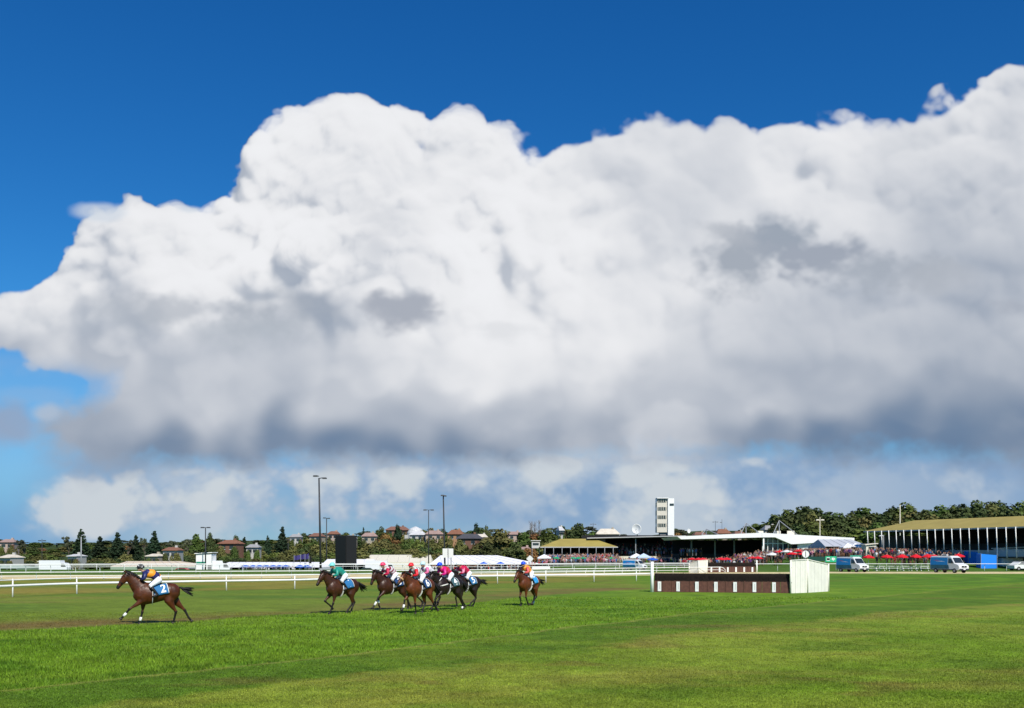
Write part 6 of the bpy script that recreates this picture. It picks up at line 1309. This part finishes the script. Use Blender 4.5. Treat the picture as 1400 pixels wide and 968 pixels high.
def patterned(name, a, b, kind, sc=5.0):
    m = bpy.data.materials.new(name); m.use_nodes = True; nt = m.node_tree; bs = nt.nodes['Principled BSDF']; bs.inputs['Roughness'].default_value = .45; bs.inputs['Specular IOR Level'].default_value = .35
    t = nt.nodes.new('ShaderNodeTexCoord'); r = nt.nodes.new('ShaderNodeValToRGB'); r.color_ramp.interpolation = 'CONSTANT'
    r.color_ramp.elements[0].color = tuple(a) + (1,); r.color_ramp.elements[1].color = tuple(b) + (1,); r.color_ramp.elements[1].position = .5
    if kind == 'spots':
        n = nt.nodes.new('ShaderNodeTexVoronoi'); n.inputs['Scale'].default_value = sc; nt.links.new(t.outputs['Object'], n.inputs['Vector']); r.color_ramp.elements[1].position = .26
        r.color_ramp.elements[0].color, r.color_ramp.elements[1].color = tuple(b) + (1,), tuple(a) + (1,); nt.links.new(n.outputs['Distance'], r.inputs['Fac'])
    else:
        n = nt.nodes.new('ShaderNodeTexWave'); n.bands_direction = {'stripes': 'X', 'hoops': 'Z', 'sash': 'DIAGONAL'}[kind]; n.inputs['Scale'].default_value = sc; nt.links.new(t.outputs['Object'], n.inputs['Vector']); nt.links.new(n.outputs['Fac'], r.inputs['Fac'])
    nt.links.new(r.outputs['Color'], bs.inputs['Base Color']); return m
def silk(name, c): return mat(name, c, .42, var=.08, scale=14, spec=.4)
def coat(name, c): return mat(name, c, .42, var=.38, scale=5, spec=.32, bump=.5, bscale=9)
BAY = coat('bay_coat', (.066, .017, .004)); DBAY = coat('dark_bay_coat', (.038, .0125, .005)); BROWN = coat('brown_coat', (.046, .0145, .005)); CHEST = coat('bright_bay_coat', (.095, .025, .006)); SEAL = coat('seal_brown_coat', (.017, .009, .007))
CLB = mat('blue_cloth', (.02, .14, .33), .7); CLN = mat('navy_cloth', (.012, .05, .15), .7); CLT = mat('teal_grey_cloth', (.05, .11, .13), .7); CLL = mat('bright_blue_cloth', (.02, .26, .58), .7)
L1 = [('f', 1, [(.50, .92), (.98, .60), (1.16, .36), (1.26, .26)]), ('f', -1, [(.46, .86), (.50, .46), (.58, .15), (.60, .05)]),
      ('h', 1, [(-.45, .86), (-.70, .46), (-.63, .15), (-.60, .06)]), ('h', -1, [(-.68, .88), (-1.05, .50), (-1.20, .20), (-1.28, .10)])]
L2 = [('f', 1, [(.50, .90), (.60, .48), (.72, .15), (.78, .06)]), ('f', -1, [(.52, .90), (.86, .58), (.56, .36), (.48, .26)]),
      ('h', 1, [(-.38, .84), (-.46, .44), (-.22, .15), (-.16, .06)]), ('h', -1, [(-.52, .86), (-.80, .48), (-.62, .16), (-.58, .06)])]
L3 = [('f', 1, [(.52, .92), (.92, .64), (1.10, .30), (1.20, .18)]), ('f', -1, [(.50, .90), (.72, .54), (.72, .24), (.66, .14)]),
      ('h', 1, [(-.50, .84), (-.78, .44), (-.82, .14), (-.80, .06)]), ('h', -1, [(-.66, .86), (-.96, .50), (-1.10, .20), (-1.16, .10)])]
L4 = [('f', 1, [(.48, .88), (.46, .46), (.38, .15), (.40, .05)]), ('f', -1, [(.52, .90), (.84, .62), (.92, .30), (1.02, .22)]),
      ('h', 1, [(-.46, .84), (-.72, .46), (-.96, .20), (-1.04, .12)]), ('h', -1, [(-.40, .84), (-.52, .44), (-.34, .16), (-.30, .06)])]
L5 = [('f', 1, [(.46, .88), (.50, .46), (.30, .18), (.22, .10)]), ('f', -1, [(.48, .88), (.62, .48), (.56, .16), (.58, .06)]),
      ('h', 1, [(-.40, .84), (-.50, .44), (-.18, .20), (-.10, .12)]), ('h', -1, [(-.50, .86), (-.78, .48), (-.64, .17), (-.58, .07)])]
sheep = mat('sheepskin', (.55, .53, .48), .95, bump=.8, bscale=60)
orange_nb = mat('fawn_sheepskin', (.48, .30, .15), .95, bump=.8, bscale=60)
def yw(deg): return R(180 + deg)            # 0 heads straight left across the picture; positive turns towards the camera
RACE = [
 ('lead bay racehorse stretching its foreleg, well ahead of the field, number two cloth', (214, 853), 24, L1, BAY, (1.03, 1.95), 56, .0, ('low', 'low', None, None), '2', CLB, dict(tail=.85, blaze=True),
  'lead jockey in yellow, orange and navy silks with a white spotted black cap', 0, patterned('silk_orange_navy', (.80, .30, .02), (.02, .02, .10), 'sash', 1.1), silk('silk_navy', (.015, .02, .10)), patterned('cap_black_white_spots', (.01, .01, .012), (.8, .8, .8), 'spots', 16)),
 ('dark bay racehorse running second, alone between the leader and the bunch', (468, 838.5), 46, L2, BROWN, (1.00, 1.86), 56, .0, (None,) * 4, '1', CLB, dict(tail=.45),
  'jockey in green silks and pale turquoise cap, riding second', 1, silk('silk_green', (.02, .26, .20)), silk('silk_green', (.02, .26, .20)), silk('cap_turquoise', (.20, .62, .60))),
 ('dark bay racehorse with white bandages on both forelegs, leftmost of the bunch', (537, 834), 42, L3, DBAY, (.98, 1.86), 66, .05, ('low', 'up', None, None), '3', CLN, dict(tail=.3),
  'jockey in maroon and white silks with pink cap, leftmost of the bunch', 0, patterned('silk_maroon_white', (.22, .01, .04), (.6, .55, .56), 'sash', 2.6), silk('silk_crimson', (.50, .01, .06)), silk('cap_pink', (.80, .05, .14))),
 ('reddish bay racehorse in a fawn noseband at the front of the bunch, one foreleg bandaged', (574, 838.5), 52, L4, CHEST, (.96, 1.80), 44, .0, (None, 'low', None, None), '6', CLN, dict(tail=.2, noseband=orange_nb),
  'jockey in grey and white silks with red sleeves and red cap', 0, patterned('silk_grey_white', (.20, .21, .20), (.66, .66, .66), 'stripes', 2.0), silk('silk_red', (.62, .01, .02)), silk('cap_red', (.72, .02, .03))),
 ('brown racehorse mostly hidden behind the red capped rider', (589, 830), 48, L2, BROWN, (.98, 1.84), 58, .0, (None,) * 4, '', CLB, dict(tail=.2),
  'jockey in pale cap half hidden behind the red capped rider', 1, silk('silk_white', (.70, .68, .72)), silk('silk_pink', (.75, .15, .32)), silk('cap_pale_blue', (.50, .72, .80))),
 ('black brown racehorse with cream breast straps under the blue capped rider in pink', (613, 834.5), 48, L3, SEAL, (1.00, 1.78), 60, .0, (None, None, 'sock', None), '4', CLT, dict(tail=.3, plate=True),
  'jockey in bright pink silks with royal blue cap in the bunch', 0, patterned('silk_pink_red', (.70, .01, .16), (.55, .02, .03), 'sash', 2.0), silk('silk_magenta', (.62, .01, .20)), silk('cap_royal_blue', (.01, .07, .65))),
 ('seal brown racehorse with number five cloth, rearmost of the bunch', (638, 830), 46, L5, SEAL, (.96, 1.82), 62, .0, (None,) * 4, '5', CLB, dict(tail=.8, plate=False),
  'jockey in crimson and pink silks with white cap, rearmost of the bunch', 1, silk('silk_crimson', (.50, .01, .06)), patterned('silk_crimson_pink', (.55, .01, .08), (.75, .25, .38), 'sash', 3.0), silk('cap_white', (.75, .78, .76))),
 ('bright bay racehorse trailing last, alone, white sock on one hind leg', (723, 828), 56, L5, CHEST, (.96, 1.78), 50, .05, (None, None, None, 'sock'), '7', CLL, dict(tail=.75),
  'jockey in orange and pink silks with blue cap, riding last', 1, patterned('silk_orange_pink', (.85, .33, .04), (.62, .06, .10), 'spots', 7), silk('silk_coral', (.68, .10, .10)), silk('cap_royal_blue', (.01, .07, .65))),
]
def place_race():
    for i, (lab, (px, py), deg, legs, ct, neck, hp, ht, marks, num, cl, gear, jl, v, j, s, c) in enumerate(RACE):
        g = G(px, py)
        if i == 3: sf = 1.0
        horse(i, lab, g, yw(deg), legs, ct, neck, hp, ht, marks, num, cl, gear)
        jockey(jl, g, yw(deg), v, j, s, c)
place_race()
# ---------------------------------------------------------------- trees of one kind and place told apart by their order from the left
ORD = ['first', 'second', 'third', 'fourth', 'fifth', 'sixth', 'seventh', 'eighth', 'ninth', 'tenth', 'eleventh', 'twelfth', 'thirteenth', 'fourteenth', 'fifteenth', 'sixteenth', 'seventeenth', 'eighteenth', 'nineteenth', 'twentieth']
_by = {}
for o in COL.objects:
    if o.parent is None and o.get('category') in ('tree', 'bush') and o.get('group'): _by.setdefault(o['group'], []).append(o)
for g_, L in _by.items():
    L.sort(key=lambda o: o.location.x / o.location.y)
    if 1 < len(L) <= 20:
        for o, w in zip(L, ORD): o['label'] = '%s from left of the %s' % (w, g_)
